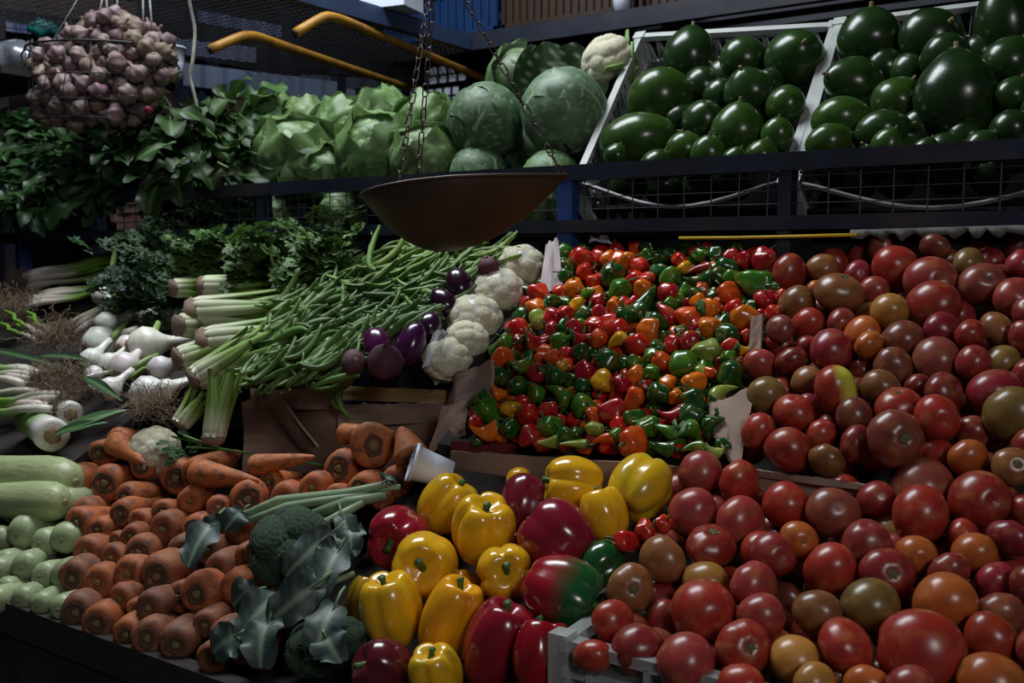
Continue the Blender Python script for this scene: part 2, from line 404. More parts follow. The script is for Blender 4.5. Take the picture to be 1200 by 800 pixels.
box_part(cb, 'flap', sheet(q(357, 526, YG-.02), q(374, 523, YG-.045), q(331, 470, YG-.035), q(318, 480, YG-.012), 3, 9, .004, .002, .001, 7), M['card_light'])
# pepper box
YP = 1.2
pb = empty('cardboard_box', at_y(690, 560, YP)); tag(pb, 'wide low brown cardboard box holding the small hot peppers', 'box')
box_part(pb, 'front_panel', sheet(q(528, 640, YP), q(872, 640, YP), q(872, 551, YP), q(530, 527, YP), 34, 6, .006, .003, .0015, 11), M['card'])
box_part(pb, 'inner_lining', sheet(q(530, 545, YP+.009), q(602, 545, YP+.009), q(606, 520, YP+.010), q(529, 516, YP+.010), 9, 3, .004, .001, .0005, 12), M['card_red'])
box_part(pb, 'left_flap', sheet(q(521, 479, 1.30), q(576, 470, 1.26), q(577, 421, 1.27), q(536, 437, 1.31), 8, 6, .006, .003, .003, 13), M['card_light'])
box_part(pb, 'lower_left_panel', sheet(q(500, 532, YP+.05), q(548, 510, YP+.05), q(548, 468, YP+.07), q(520, 476, YP+.08), 8, 6, .005, .003, .003, 14), M['card'])
box_part(pb, 'right_flap', sheet(q(838, 508, 1.235), q(866, 552, 1.20), q(886, 452, 1.29), q(832, 474, 1.29), 8, 8, .005, .004, .004, 15), M['card_light'])
box_part(pb, 'divider', sheet(q(878, 412, 1.40), q(892, 412, 1.40), q(894, 368, 1.43), q(880, 372, 1.43), 3, 5, .006, .002, .002, 16), M['card'])
# tomato box
tb = empty('cardboard_box', at_y(960, 590, YP)); tag(tb, 'brown corrugated cardboard box filled with the upper heap of tomatoes', 'box')
box_part(tb, 'front_panel', sheet(q(866, 640, YP), q(1260, 680, YP), q(1260, 600, YP), q(866, 549, YP), 34, 5, .007, .003, .001, 17), M['card'])
box_part(tb, 'top_edge', sheet(q(868, 556, YP-.006), q(1040, 577, YP-.006), q(1040, 570, YP-.006), q(868, 547, YP-.006), 30, 1, .005, .001, .0012, 18), M['card_light'])
# clouded plastic crate with the lower heap
c0 = at_y(662, 752, .862)
CYF = .862
cr = empty('plastic_crate', (c0.x, CYF, .95)); tag(cr, 'clouded white plastic crate holding the lower heap of tomatoes', 'crate')
def crp(n, VF, m=None): return ob(n, MB().add(VF, Matrix.Translation(-cr.location)).mesh(n, m or M['clear_plastic'], False), cr)
ZR = c0.z; XC = c0.x; X2 = .55
crp('front_rim', bar((XC, CYF, ZR), (X2, CYF, ZR), .018, .012))
crp('front_rim', bar((XC, CYF-.002, ZR-.03), (X2, CYF-.002, ZR-.03), .01, .007))
crp('side_rim', bar((XC, CYF, ZR), (XC, 1.17, ZR+.01), .018, .012))
crp('side_rim', bar((XC+.002, CYF, ZR-.03), (XC+.002, 1.17, ZR-.02), .01, .007))
crp('corner_post', box((XC-.012, CYF-.014, .947), (XC+.010, CYF+.008, ZR+.012)))
crp('corner_post', box((XC-.012, 1.15, .947), (XC+.016, 1.178, ZR+.03)))
crp('front_panel', box((XC, CYF+.001, .947), (X2, CYF+.005, ZR)), M['clear_wall'])
crp('side_panel', box((XC+.001, CYF, .947), (XC+.005, 1.17, ZR)), M['clear_wall'])
for i in range(9): crp('rib', box((XC+.03+.065*i, CYF-.009, .95), (XC+.036+.065*i, CYF+.001, ZR-.003)))
# ---------------------------------------------------------------- high shelf, crates on it, panels far behind
CX, CY, CZ = -2.02, 2.72, 2.2
hs = empty('high_shelf', (CX, CY, CZ)); tag(hs, 'blue-grey steel shelf high above the stall with an inner corner', 'shelf')
def hp(n, VF, m, smooth=False): return ob(n, MB().add(VF, Matrix.Translation(-hs.location)).mesh(n, m, smooth), hs)
M['beam'] = mat('blue_grey_beam', (.04, .07, .16), .5, var=.4, scale=6)
hp('side_beam', bar((CX, CY+.02, CZ), (CX, 1.5, CZ), .03, .05), M['beam'])
hp('front_beam', bar((CX, CY, CZ), (1.0, CY, CZ), .03, .055), M['steel'])
for i in range(3): hp('slat', box((-2.02, 2.90+.16*i, 2.205), (1.0, 2.97+.16*i, 2.222)), M['steel'])
b = MB()
for i in range(46): b.add(bar((-2.04-.02*i, 1.5, 2.19), (-2.04-.02*i, 3.2, 2.19), .0022))
for i in range(56): b.add(bar((-2.96, 1.5+.03*i, 2.193), (-2.03, 1.5+.03*i, 2.193), .0022))
stuff(ob('wire_deck', MB().add((b.V, b.F), Matrix.Translation(-hs.location)).mesh('wire_deck', M['dark_wire'], False), hs))
for X, Y in ((-2.0, 3.3), (-2.95, 1.52), (-2.95, 3.2), (.95, 2.72)): hp('post', bar((X, Y, 0), (X, Y, 2.2), .035, .035, (0, 1, 0)), M['steel'])
def yellow_arm(pts, label):
    P = [at_depth(*p) for p in pts]; Q = []
    for i in range(len(P)-1):
        for k in range(4): Q.append(P[i].lerp(P[i+1], k/4))
    Q.append(P[-1])
    Q = [Q[0]]+[(Q[i-1]+Q[i]*2+Q[i+1])/4 for i in range(1, len(Q)-1)]+[Q[-1]]
    o = ob('bent_tube', mk('bent_tube', *tube(Q, .0135, 10), M['yellow'])); tag(o, label, 'tube')
    c = ob('end_cap', mk('end_cap', *tube([Q[0], Q[0]+(Q[0]-Q[1]).normalized()*.004], .011, 10), M['steel']), o)
yellow_arm([(246, 58, 2.75), (284, 42, 2.8), (300, 42, 2.85), (345, 58, 3.0), (502, 111, 3.9)], 'yellow bent steel tube under the high shelf, the lower of the two')
yellow_arm([(346, 39, 2.65), (380, 19, 2.7), (396, 21, 2.75), (450, 44, 3.0), (562, 90, 3.6), (628, 116, 4.1)], 'yellow bent steel tube directly beneath the blue-grey beam, the upper one')
def slat_crate(name, a, b_, Y, dep, m, label, nx, hz=None):
    """crate with ribbed walls: px corners (left, right) on the shelf at depth row Y"""
    p0 = at_y(a[0], a[1], Y); p1 = at_y(b_[0], b_[1], Y); W = p1.x-p0.x; H_ = hz
    o = empty(name, (p0.x, Y, CZ+.028)); tag(o, label, 'crate')
    def cp(n, VF): return ob(n, MB().add(VF).mesh(n, m, False), o)
    cp('bottom', box((0, 0, 0), (W, dep, .015)))
    cp('wall_panel', box((0, .011, .01), (W, .015, H_-.005))); cp('wall_panel', box((0, .011, .01), (.004, dep-.011, H_-.005)))
    for z in (0, H_*.5, H_-.02):
        for q_ in (box((0, 0, z), (W, .014, z+.025)), box((0, dep-.014, z), (W, dep, z+.025)), box((0, 0, z), (.014, dep, z+.025)), box((W-.014, 0, z), (W, dep, z+.025))): cp('rim', q_)
    for i in range(nx+1):
        x_ = (W-.012)*i/nx; cp('rib', box((x_, .003, 0), (x_+.012, .010, H_))); cp('rib', box((x_, dep-.010, 0), (x_+.012, dep-.003, H_)))
    for i in range(7):
        y_ = (dep-.012)*i/6; cp('rib', box((.003, y_, 0), (.010, y_+.012, H_))); cp('rib', box((W-.010, y_, 0), (W-.003, y_+.012, H_)))
    return o
slat_crate('blue_crate', (449, 30), (582, 30), 2.76, .4, M['blue_plastic'], 'ribbed blue plastic crate on the high shelf at its inner corner', 14, .30)
slat_crate('brown_crate', (588, 25), (722, 25), 2.76, .4, M['brown_plastic'], 'ribbed brown plastic crate on the high shelf above the cabbages', 15, .30)
slat_crate('brown_crate', (757, 12), (800, 12), 2.80, .3, M['brown_plastic'], 'small brown slatted crate at the end of the high shelf above the avocados', 4, .25)
def cup_mesh(n, r0, r1, h, m):
    return mk(n, *lathe([(.0001, 0), (r0, 0), (r0*.6+r1*.4, h*.45), (r1, h), (r1*1.08, h), (r1*1.08, h-.006), (r1*.93, h-.004), (r0*.92, .004), (.0001, .004)], 20), m)
p = at_y(734, 15, 2.77); o = ob('plastic_cup', cup_mesh('plastic_cup', .024, .034, .09, M['cup']), None, (p.x, 2.74, CZ+.028)); tag(o, 'white plastic cup standing beside the brown crate on the high shelf', 'cup')
o = ob('storage_tub', mk('storage_tub', *box((-.075, -.06, 0), (.075, .06, .07)), M['cup'], False), None, Vector((-2.02, 2.33, CZ+.026)), (0, 0, .2)); tag(o, 'white plastic tub with a blue lid on the high shelf beam', 'tub')
ob('lid', mk('lid', *box((-.082, -.067, .07), (.082, .067, .085)), M['panel_lilac'], False), o)
# panels beyond the left end, hung as sheets of ribbed metal
def ribbed(name, x0, y0, x1, y1, d0, d1, m, label, skew=0):
    A = at_depth(x0, y1, d0); B = at_depth(x1, y1+skew, d1); C = at_depth(x1, y0+skew, d1); D = at_depth(x0, y0, d0)
    nrm = (B-A).cross(D-A).normalized(); V = []; n = max(8, int((B-A).length/.02))
    for i in range(n+1):
        u = i/n; of = nrm*(.0015 if i % 4 < 2 else -.0015)
        V += [A.lerp(B, u)+of, D.lerp(C, u)+of, D.lerp(C, u)+of+nrm*.004, A.lerp(B, u)+of+nrm*.004]
    Fs = [(i*4+j, i*4+4+j, i*4+4+(j+1) % 4, i*4+(j+1) % 4) for i in range(n) for j in range(4)]
    o = ob(name, mk(name, V, Fs, m, False)); tag(o, label, 'panel')
    for e in (A.lerp(B, .05), A.lerp(B, .95)): ob('post', mk('post', *bar((e.x, e.y+.05, 0), (e.x, e.y+.05, D.z), .04, .04, (0, 1, 0)), M['steel'], False), o)
    return o
ribbed('sheet_panel', -30, 6, 100, 32, 3.6, 3.7, M['panel_lilac'], 'pale blue ribbed sheet behind wire mesh beyond the garlic basket', 16)
ribbed('sheet_panel', 195, 44, 300, 62, 3.9, 4.0, M['panel_lilac'], 'pale blue slanting ribbed sheet just beyond the hanging rope', 12)
ribbed('sheet_panel', 232, 12, 330, 26, 4.2, 4.2, M['panel_lilac'], 'narrow pale blue sheet seen under the wire deck of the high shelf', 18)
ribbed('sheet_panel', 215, 74, 395, 100, 3.7, 3.8, M['panel_blue'], 'dark blue ribbed sheet behind the hanging rope, above the lettuces', 22)
ribbed('sheet_panel', 330, 86, 470, 150, 4.4, 4.5, M['panel_blue'], 'dark navy ribbed sheet behind the yellow tubes and lettuces', 8)
ribbed('sheet_panel', -30, -25, 160, 5, 3.55, 3.7, M['panel_brown'], 'red-brown board wall above the pale blue sheet', 28)
ribbed('sheet_panel', -40, 95, 360, 150, 4.1, 4.2, M['panel_brown'], 'red-brown board wall behind the leafy greens', 20)
b = MB()
pm = lambda x, y: at_depth(x, y, 3.3)
for i in range(12): b.add(tube([pm(-10+i*13, -8+i*1.6), pm(-6+i*13, 44+i*1.6)], .0018, 4))
for j in range(4): b.add(tube([pm(-14, 2+j*14), pm(60, 10+j*14), pm(140, 20+j*14)], .0018, 4))
tag(ob('wire_grid', b.mesh('wire_grid', M['dark_wire'])), 'dark wire grid panel hanging in front of the pale blue sheet', 'wire panel')
# silver foil bags on the far left, a teal bag, a striped pail
def lump(name, p, sx, sy, sz, m, seed, n=14, k=.22, label=None, cat=None):
    g = random.Random(seed); ph = [g.uniform(0, 6) for _ in range(5)]
    prof = [(max(1e-4, math.sin(math.pi*i/10)), -math.cos(math.pi*i/10)) for i in range(11)]
    f = lambda a, t, r, z: (r*(1+k*math.sin(3*a+ph[0]+4*t)*math.sin(5*t+ph[1])+k*.5*math.sin(7*a+ph[2])), z*(1+k*.4*math.sin(2*a+ph[3])))
    o = ob(name, mk(name, *lathe(prof, 24, f), m), None, p, None, (sx, sy, sz))
    if label: tag(o, label, cat)
    return o
lump('foil_bag', at_depth(18, 70, 2.95), .075, .07, .055, M['silver'], 2, label='crumpled silver foil bag at the far end beside the garlic basket', cat='bag')
lump('teal_bag', at_depth(50, 34, 3.1), .04, .04, .03, M['teal'], 3, label='small teal plastic bag on the wire behind the garlic basket', cat='bag')
o = ob('pail', cup_mesh('pail', .03, .042, .09, M['cup']), None, at_depth(203, 92, 3.0), xto((1, 0, .1)) @ Quaternion((0, 0, 1), 0)); tag(o, 'small white ribbed pail hanging behind the garlic basket', 'pail')
sh = ob('plank_shelf', mk('plank_shelf', *box((-.5, -.12, -.01), (.17, .12, .008)), M['dark_wood'], False), None, at_depth(12, 95, 2.95)); tag(sh, 'dark plank shelf under the silver foil bag', 'shelf')

# ---------------------------------------------------------------- weighing scale: pan on chains
PC = at_depth(536, 222, 1.60)
scale_ = empty('hanging_scale', PC); tag(scale_, 'hanging market scale with a tarnished brass scoop pan on three chains', 'scale')
def pan():
    V = []; Fs = []; n = 28; k = 8
    def outline(a):     # teardrop: round at the left, a pouring lip at the right
        c, s = math.cos(a), math.sin(a); x_ = .155*c + (.022 if c > 0 else 0)*c; y_ = .105*s*(1 if c < 0 else (1-.70*c**1.6)); return x_, y_
    for layer in (0, 1):
        for i in range(k+1):
            t = i/k
            for j in range(n):
                a = 6.28318*j/n; x_, y_ = outline(a); rr = t
                z_ = -.100*(1-t**2.0) + .020*max(0, x_*rr/.17)**1.3*1.0 - .010*max(0, -x_*rr/.15)
                xs = x_*rr - .018*(1-rr)
                V.append((xs, y_*rr, z_ + layer*.0025))
    N_ = (k+1)*n
    for l in (0, 1):
        for i in range(k):
            for j in range(n):
                a, b_ = l*N_+i*n+j, l*N_+i*n+(j+1) % n
                Fs.append((a, a+n, b_+n, b_) if l == 0 else (a, b_, b_+n, a+n))
    for j in range(n): a, b_ = k*n+j, k*n+(j+1) % n; Fs.append((a, N_+a, N_+b_, b_))
    return V, Fs
Rm = Matrix((RIGHT, VIEW.cross(RIGHT)*0 + Vector((-RIGHT.y, RIGHT.x, 0)), Vector((0, 0, 1)))).transposed().to_4x4() @ Matrix.Rotation(R(-.5), 4, 'Y') @ Matrix.Rotation(R(-7), 4, 'X')
ob('pan', MB().add(pan(), Rm).mesh('pan', M['brass']), scale_)
V, _ = pan()
rim = [Rm @ Vector(V[8*28+j]) for j in range(28)]
ob('pan_rim', mk('pan_rim', *tube(rim+[rim[0]], .0028, 6), M['brass']), scale_)
# chain links
def link_mesh():
    P = []; L_, W_ = .0062, .0042
    for i in range(14):
        a = 6.28318*i/14; P.append((W_*math.cos(a), 0, (L_ if math.sin(a) > 0 else -L_)*1 + W_*math.sin(a)))
    return mk('link', *tube(P+[P[0]], .0013, 5), M['rust'])
LK = link_mesh()
def chain(a, b):
    a, b = Vector(a), Vector(b); n = int((b-a).length/.0185); q0 = (b-a).to_track_quat('Z', 'Y')
    for i in range(n):
        ob('link', LK, scale_, a.lerp(b, (i+.5)/n)-PC, q0 @ Quaternion((0, 0, 1), (0 if i % 2 else 1.57)+rng.uniform(-.3, .3)))
HK = at_depth(513, -32, 1.60)
lip = PC+Rm @ Vector((.170, 0, .021)); e1 = PC+Rm @ Vector((-.085, -.082, -.006)); e2 = PC+Rm @ Vector((-.075, .086, -.005))
# each chain hangs in two runs, as the photograph shows
chain(lip, HK+RIGHT*.02); chain(e1, HK-RIGHT*.008); chain(e2, HK-RIGHT*.004)
ob('hook', mk('hook', *tube([HK-PC+Vector((0, 0, .30)), HK-PC+Vector((0, 0, .05)), HK-PC+RIGHT*.02+Vector((0, 0, .02)), HK-PC, HK-PC-RIGHT*.018], .004, 8), M['rust']), scale_)
# rope and string that hang at the left
def rope(name, pts, r, label):
    P = [at_depth(*p) for p in pts]; Q = []
    for i in range(len(P)-1):
        for k in range(5): Q.append(P[i].lerp(P[i+1], k/5))
    Q.append(P[-1]); Q = [Q[0]]+[(Q[i-1]+Q[i]+Q[i+1])/3 for i in range(1, len(Q)-1)]+[Q[-1]]
    tag(ob(name, mk(name, *tube(Q, r, 6), M['rope'])), label, 'rope')
rope('rope', [(218, -40, 2.45), (222, 2, 2.45), (229, 35, 2.46), (226, 70, 2.46), (222, 90, 2.47), (228, 112, 2.48), (233, 140, 2.5)], .0042, 'pale rope hanging down in front of the dark blue sheet')
rope('rope', [(184, 108, 2.6), (192, 112, 2.6), (200, 124, 2.6), (203, 142, 2.6)], .0034, 'short pale rope end curling down beside the garlic basket')
# ================================================================ vegetables: kinds
M['tomato'] = mat('tomato_skin', None, .30, obj=True, var=.22, scale=2.2, dirt=(.40, .20, .06), dscale=1.6, damt=.30)
M['tomato_shoulder'] = mat('tomato_skin_green_shoulder', None, .30, obj=True, var=.2, scale=2.2, tip=((.50, .50, .06), 2, .10, .55, 1.5))
M['scar'] = mat('stem_scar', (.11, .12, .05), .8, var=.4, scale=8)
M['stem_green'] = mat('pepper_stem', (.05, .13, .022), .55, var=.3, scale=12)
M['pepper'] = mat('pepper_skin', None, .20, obj=True, var=.18, scale=2.5, coat=.25)
M['pepper_greening'] = mat('pepper_skin_greening', None, .22, obj=True, var=.15, coat=.2, dirt=(.22, .26, .02), dscale=1.3, damt=.55)
M['pepper_half'] = mat('pepper_skin_half_green', None, .22, obj=True, var=.15, coat=.2, tip=((.012, .075, .02), 2, -.25, .35, 1.6))
M['hot'] = mat('hot_pepper_skin', None, .22, obj=True, var=.25, scale=3, coat=.15, dirt=(.55, .25, .02), dscale=1.5, damt=.22)
M['carrot'] = mat('carrot_skin', None, .62, obj=True, var=.3, scale=9, dirt=(.055, .035, .028), dscale=2.2, damt=.75, bump=.25, bscale=26, stretch=(1, 1, .55))
M['carrot_core'] = mat('carrot_crown', (.27, .20, .075), .8, var=.5, scale=40, dirt=(.05, .05, .02), dscale=50)
M['carrot_ring'] = mat('soil_ring', (.11, .06, .032), .95, var=.4, scale=30)
M['zucchini'] = mat('zucchini_skin', None, .42, obj=True, var=.28, scale=14, dirt=(.17, .22, .10), dscale=4, damt=.65, stretch=(2.2, 2.2, .35))
M['zuc_end'] = mat('blossom_end', (.28, .27, .14), .8, var=.4, scale=30)
M['avocado'] = mat('avocado_skin', None, .25, spec=.35, obj=True, var=.35, scale=3, dirt=(.09, .19, .03), dscale=22, damt=.12, bump=.05, bscale=60, coat=.15)
M['avo_stem'] = mat('avocado_stem', (.22, .17, .07), .8, var=.4, scale=20)
def sph(n=12): return [(max(1e-4, math.sin(math.pi*i/n)), -math.cos(math.pi*i/n)) for i in range(n+1)]
def tomato_mesh(seed, ribs, amp, flat, shoulder=False):
    g = random.Random(seed); ph = [g.uniform(0, 6) for _ in range(4)]
    def f(a, t, r, z):
        top = max(0, (z-.15)/.85)
        k = 1+amp*math.cos(ribs*a+ph[0])*(.25+top) + .035*math.sin(2*a+ph[1]) + .025*math.sin(3*a+ph[2]+3*t)
        dip = -.15*max(0, 1-r/.42)**1.4 if z > 0 else .05*max(0, 1-r/.3)
        return r*k, (z*flat+dip)
    prof = [(max(1e-4, math.sin(math.pi*i/16)), -math.cos(math.pi*i/16)) for i in range(17)]
    return mk('tomato', *lathe(prof, 28, f), M['tomato_shoulder' if shoulder else 'tomato'])
def disc_star(r, n, depth, z, m, name):
    V = [(0, 0, z+depth)]; k = n*2
    for i in range(k): a = 6.28318*i/k; q = r if i % 2 == 0 else r*.55; V.append((q*math.cos(a), q*math.sin(a), z+(.03 if i % 2 else .05)))
    for i in range(k): a = 6.28318*i/k; q = r if i % 2 == 0 else r*.55; V.append((q*.9*math.cos(a), q*.9*math.sin(a), z-.07))
    Fs = [(0, 1+i, 1+(i+1) % k) for i in range(k)]+[(1+i, 1+k+i, 1+k+(i+1) % k, 1+(i+1) % k) for i in range(k)]
    return mk(name, V, Fs, m, False)
TOM = [tomato_mesh(1, 5, .02, .86), tomato_mesh(2, 6, .035, .80), tomato_mesh(3, 4, .02, .95), tomato_mesh(4, 7, .06, .78), tomato_mesh(5, 3, .03, 1.05)]
TOMS = tomato_mesh(6, 5, .03, .86, True)
SCAR = [disc_star(.25, 5, .07, .69, M['scar'], 'stem_scar'), disc_star(.20, 6, .12, .69, M['scar'], 'stem_scar')]
TCOL = {'r': (.37, .032, .020), 'd': (.27, .026, .024), 'p': (.36, .046, .040), 'o': (.50, .115, .022), 'b': (.26, .10, .035), 'g': (.21, .13, .035), 'y': (.52, .24, .05), 'v': (.30, .022, .035), 'k': (.24, .055, .035), 's': (.42, .05, .02)}
TWORD = {'r': 'bright red', 'd': 'dark red', 'p': 'pinkish red', 'o': 'orange red', 'b': 'brownish', 'g': 'olive green', 'y': 'yellowish', 'v': 'purplish red', 'k': 'dull brick red', 's': 'red and yellow-green'}
def tomato_heap(D, bed, zone, group, poly, gapr, seed, yo=0):
    items = []
    for e in D:
        x, y, r, c = e[:4]; face = e[4] if len(e) > 4 else None; back = e[5] if len(e) > 5 else 0
        p = at_plane(x, y, bed); d = depth_of(p); p = p + (p-EYE).normalized()*back
        items.append(dict(p=p, r=max(.021, r/F*depth_of(p)), c=c, face=face, main=True))
    for x, y in gaps(poly, [(e[0], e[1], e[2]) for e in D], gapr, seed=seed):
        p = at_plane(x, y, bed); p = p+(p-EYE).normalized()*.045
        items.append(dict(p=p, r=gapr/F*depth_of(p), c=rng.choice('dkvrdk'), face=None, main=False))
    relax(items, gap=1.01); rows(items, gapr*1.5)
    for i in items:
        o = ob('tomato', TOMS if i['c'] == 's' else rng.choice(TOM)); o.location = i['p']; o.rotation_mode = 'QUATERNION'
        fc = i['face']
        if fc == 'f': ax = cd(rng.uniform(-.2, .3), rng.uniform(-.1, .4), 1)
        elif fc == 'u': ax = cd(rng.uniform(-.3, .3), 1, .45)
        elif fc == 'l': ax = cd(.9, .2, .4)
        else: ax = cd(rng.uniform(-1, 1), rng.uniform(-.6, 1), rng.uniform(-1.2, -.1))
        o.rotation_quaternion = zto(ax); s = i['r']*1.02; o.scale = (s*rng.uniform(.97, 1.05), s*rng.uniform(.97, 1.05), s*rng.uniform(.97, 1.05))
        c = TCOL[i['c']]; v = rng.uniform(.62, .98); setcol(o, (c[0]*v, c[1]*v, c[2]*v))
        if fc in ('f', 'u', 'l'): ob('stem_scar', rng.choice(SCAR), o)
        extra = ' showing stem scar' if fc == 'f' else ''
        tag(o, f"{TWORD[i['c']]} tomato{extra}, {ordw(i['n'])} from left in {ordw(i['row'])} row up, {zone}", 'tomato', group)
UP_T = [(929,321,22,'r'),(960,316,18,'b'),(1007,322,13,'v',None,.03),(1033,291,17,'k'),(1050,316,26,'r'),(1096,291,18,'k'),(1090,332,29,'p','f'),(1135,310,18,'g'),(1161,309,16,'v',None,.02),(1195,310,17,'v'),(1150,340,26,'k','f'),(1190,352,25,'p'),(987,347,28,'b','u'),(1022,345,15,'p',None,.02),(1045,366,20,'y'),(1017,368,12,'y',None,.02),(1092,362,29,'r'),(1121,367,22,'d',None,.03),(937,357,21,'b',None,.02),(955,343,15,'o',None,.03),(947,380,19,'r'),(987,380,19,'p'),(1012,395,21,'o'),(914,386,16,'k'),(1062,398,24,'k'),(1103,388,22,'v'),(1133,391,17,'r'),(1171,388,22,'b'),(977,412,25,'v'),(1018,407,14,'o'),(925,428,19,'d'),(893,427,20,'p'),(945,448,17,'b',None,.02),(979,461,28,'s','l'),(1010,436,18,'d',None,.02),(1047,430,23,'k'),(1098,424,26,'k'),(1140,425,18,'d'),(1175,424,22,'g'),(1198,398,20,'d'),(1032,456,21,'b'),(1075,453,15,'d',None,.03),(1110,460,25,'d'),(1165,462,31,'v','f'),(1184,490,31,'g'),(931,485,23,'r','u'),(897,464,22,'g'),(1053,478,27,'r','u'),(1001,488,22,'k'),(1101,499,26,'r','f'),(1140,505,21,'d',None,.02),(924,527,26,'r'),(960,511,18,'r',None,.02),(1010,521,22,'d'),(1051,525,33,'k','f'),(969,540,22,'b'),(1134,537,23,'o'),(1102,533,15,'r',None,.03),(1186,548,23,'b','f'),(888,505,23,'r'),(1078,560,35,'k',None,.035),(1200,440,20,'d'),(1147,582,34,'r','f',.03),(1205,365,20,'d'),(1207,520,22,'d')]
LOW_T = [(820,556,27,'p'),(866,566,26,'r'),(812,605,28,'p'),(870,613,32,'p'),(777,657,27,'b'),(739,693,28,'b','f'),(836,647,30,'r','u'),(828,683,27,'y',None,.03),(825,722,38,'r','f'),(720,730,25,'r'),(741,762,31,'d'),(801,776,35,'p'),(885,692,30,'p'),(893,722,25,'p',None,.02),(873,760,31,'r','f'),(870,804,25,'r'),(895,648,27,'r',None,.01),(770,728,20,'d',None,.05),(703,768,16,'r'),(917,595,27,'r'),(977,603,29,'k'),(1027,588,21,'d',None,.02),(990,574,15,'r',None,.04),(1082,608,32,'r',None,-.015),(1125,630,23,'r'),(1182,634,24,'v'),(934,635,22,'o','f'),(905,650,25,'d','f'),(973,667,32,'r'),(1015,640,28,'p','u'),(1045,625,15,'y',None,.04),(1073,652,23,'o','f'),(1143,652,23,'o'),(1170,679,25,'v'),(1040,672,30,'d','f'),(1113,668,24,'p'),(1020,711,32,'g'),(1112,708,34,'o'),(958,719,27,'b'),(992,763,34,'r'),(930,772,27,'y'),(1080,766,46,'r'),(1171,717,28,'k'),(1170,750,30,'s'),(1162,803,38,'o'),(1020,803,19,'o'),(955,803,22,'y'),(1063,806,24,'p'),(1063,708,18,'v',None,.04),(1200,690,22,'d'),(1204,600,22,'d'),(912,728,16,'p',None,.04),(1210,760,26,'d')]
tomato_heap(UP_T, BED_BOX, 'upper box', 'tomatoes heaped in the upper box', [(905,310),(1195,285),(1200,560),(1090,560),(880,530),(885,400)], 18, 5)
tomato_heap(LOW_T, BED_LOW, 'lower crate', 'tomatoes heaped in the lower crate', [(790,570),(1010,595),(1200,570),(1200,800),(820,795),(715,760),(780,680)], 22, 6)

# ---------------------------------------------------------------- bell peppers
def bell_mesh(seed, lobes, amp, flare, m):
    g = random.Random(seed); ph = g.uniform(0, 6); ph2 = g.uniform(0, 6); la = [g.uniform(.7, 1.2) for _ in range(lobes)]
    prof = []
    for i in range(23):
        t = i/22; th = math.pi*t
        r = max(1e-4, abs(math.sin(th))**.55); z = -math.cos(th)
        r *= .86+.14*t*flare+.06*(1-abs(2*t-1))
        prof.append((r, z))
    def f(a, t, r, z):
        c = abs(math.cos(lobes*a/2+ph)); k = 1 - amp*(1-c)**2.2*(.75+.5*abs(z)) + .05*math.sin(a+ph2)
        dz = 0
        if z > 0: dz = -.34*max(0, 1-r/.62)**1.1 + .06*c*(r > .3)
        else: dz = .26*max(0, 1-r/.55) - .10*c*max(0, .8-r)
        return r*k, z*.98+dz
    return mk('bell_pepper', *lathe(prof, 36, f), m)
def bell_stem(seed):
    g = random.Random(seed); b = MB(); n = 8
    b.add(disc_verts(.27, 5, .60)); 
    dx, dy = g.uniform(-.12, .12), g.uniform(-.12, .12)
    b.add(tube([(0, 0, .60), (dx*.3, dy*.3, .72), (dx, dy, .90), (dx*1.5, dy*1.5, 1.02)], [.15, .11, .095, .12], 8))
    return b.mesh('stem', M['stem_green'])
def disc_verts(r, n, z):
    k = n*4; V = [(0, 0, z+.06)]
    for i in range(k): a = 6.28318*i/k; q = r*(1+.18*math.cos(n*a)); V.append((q*math.cos(a), q*math.sin(a), z+.03*(1-q)))
    for i in range(k): a = 6.28318*i/k; q = r*.95; V.append((q*math.cos(a), q*math.sin(a), z-.12))
    return V, [(0, 1+i, 1+(i+1) % k) for i in range(k)]+[(1+i, 1+k+i, 1+k+(i+1) % k, 1+(i+1) % k) for i in range(k)]
BELL = [bell_mesh(1, 3, .20, .6, M['pepper']), bell_mesh(2, 4, .23, .4, M['pepper']), bell_mesh(3, 3, .14, 1, M['pepper']), bell_mesh(4, 4, .10, .3, M['pepper'])]
BELLG = bell_mesh(5, 4, .22, .5, M['pepper_greening']); BELLH = bell_mesh(6, 3, .12, .9, M['pepper_half'])
BST = [bell_stem(1), bell_stem(2)]
YEL = (.78, .42, .012); ORG = (.80, .34, .010); CRI = (.24, .008, .022); DRK = (.10, .010, .018); RED = (.36, .008, .012); GRN = (.012, .075, .018)
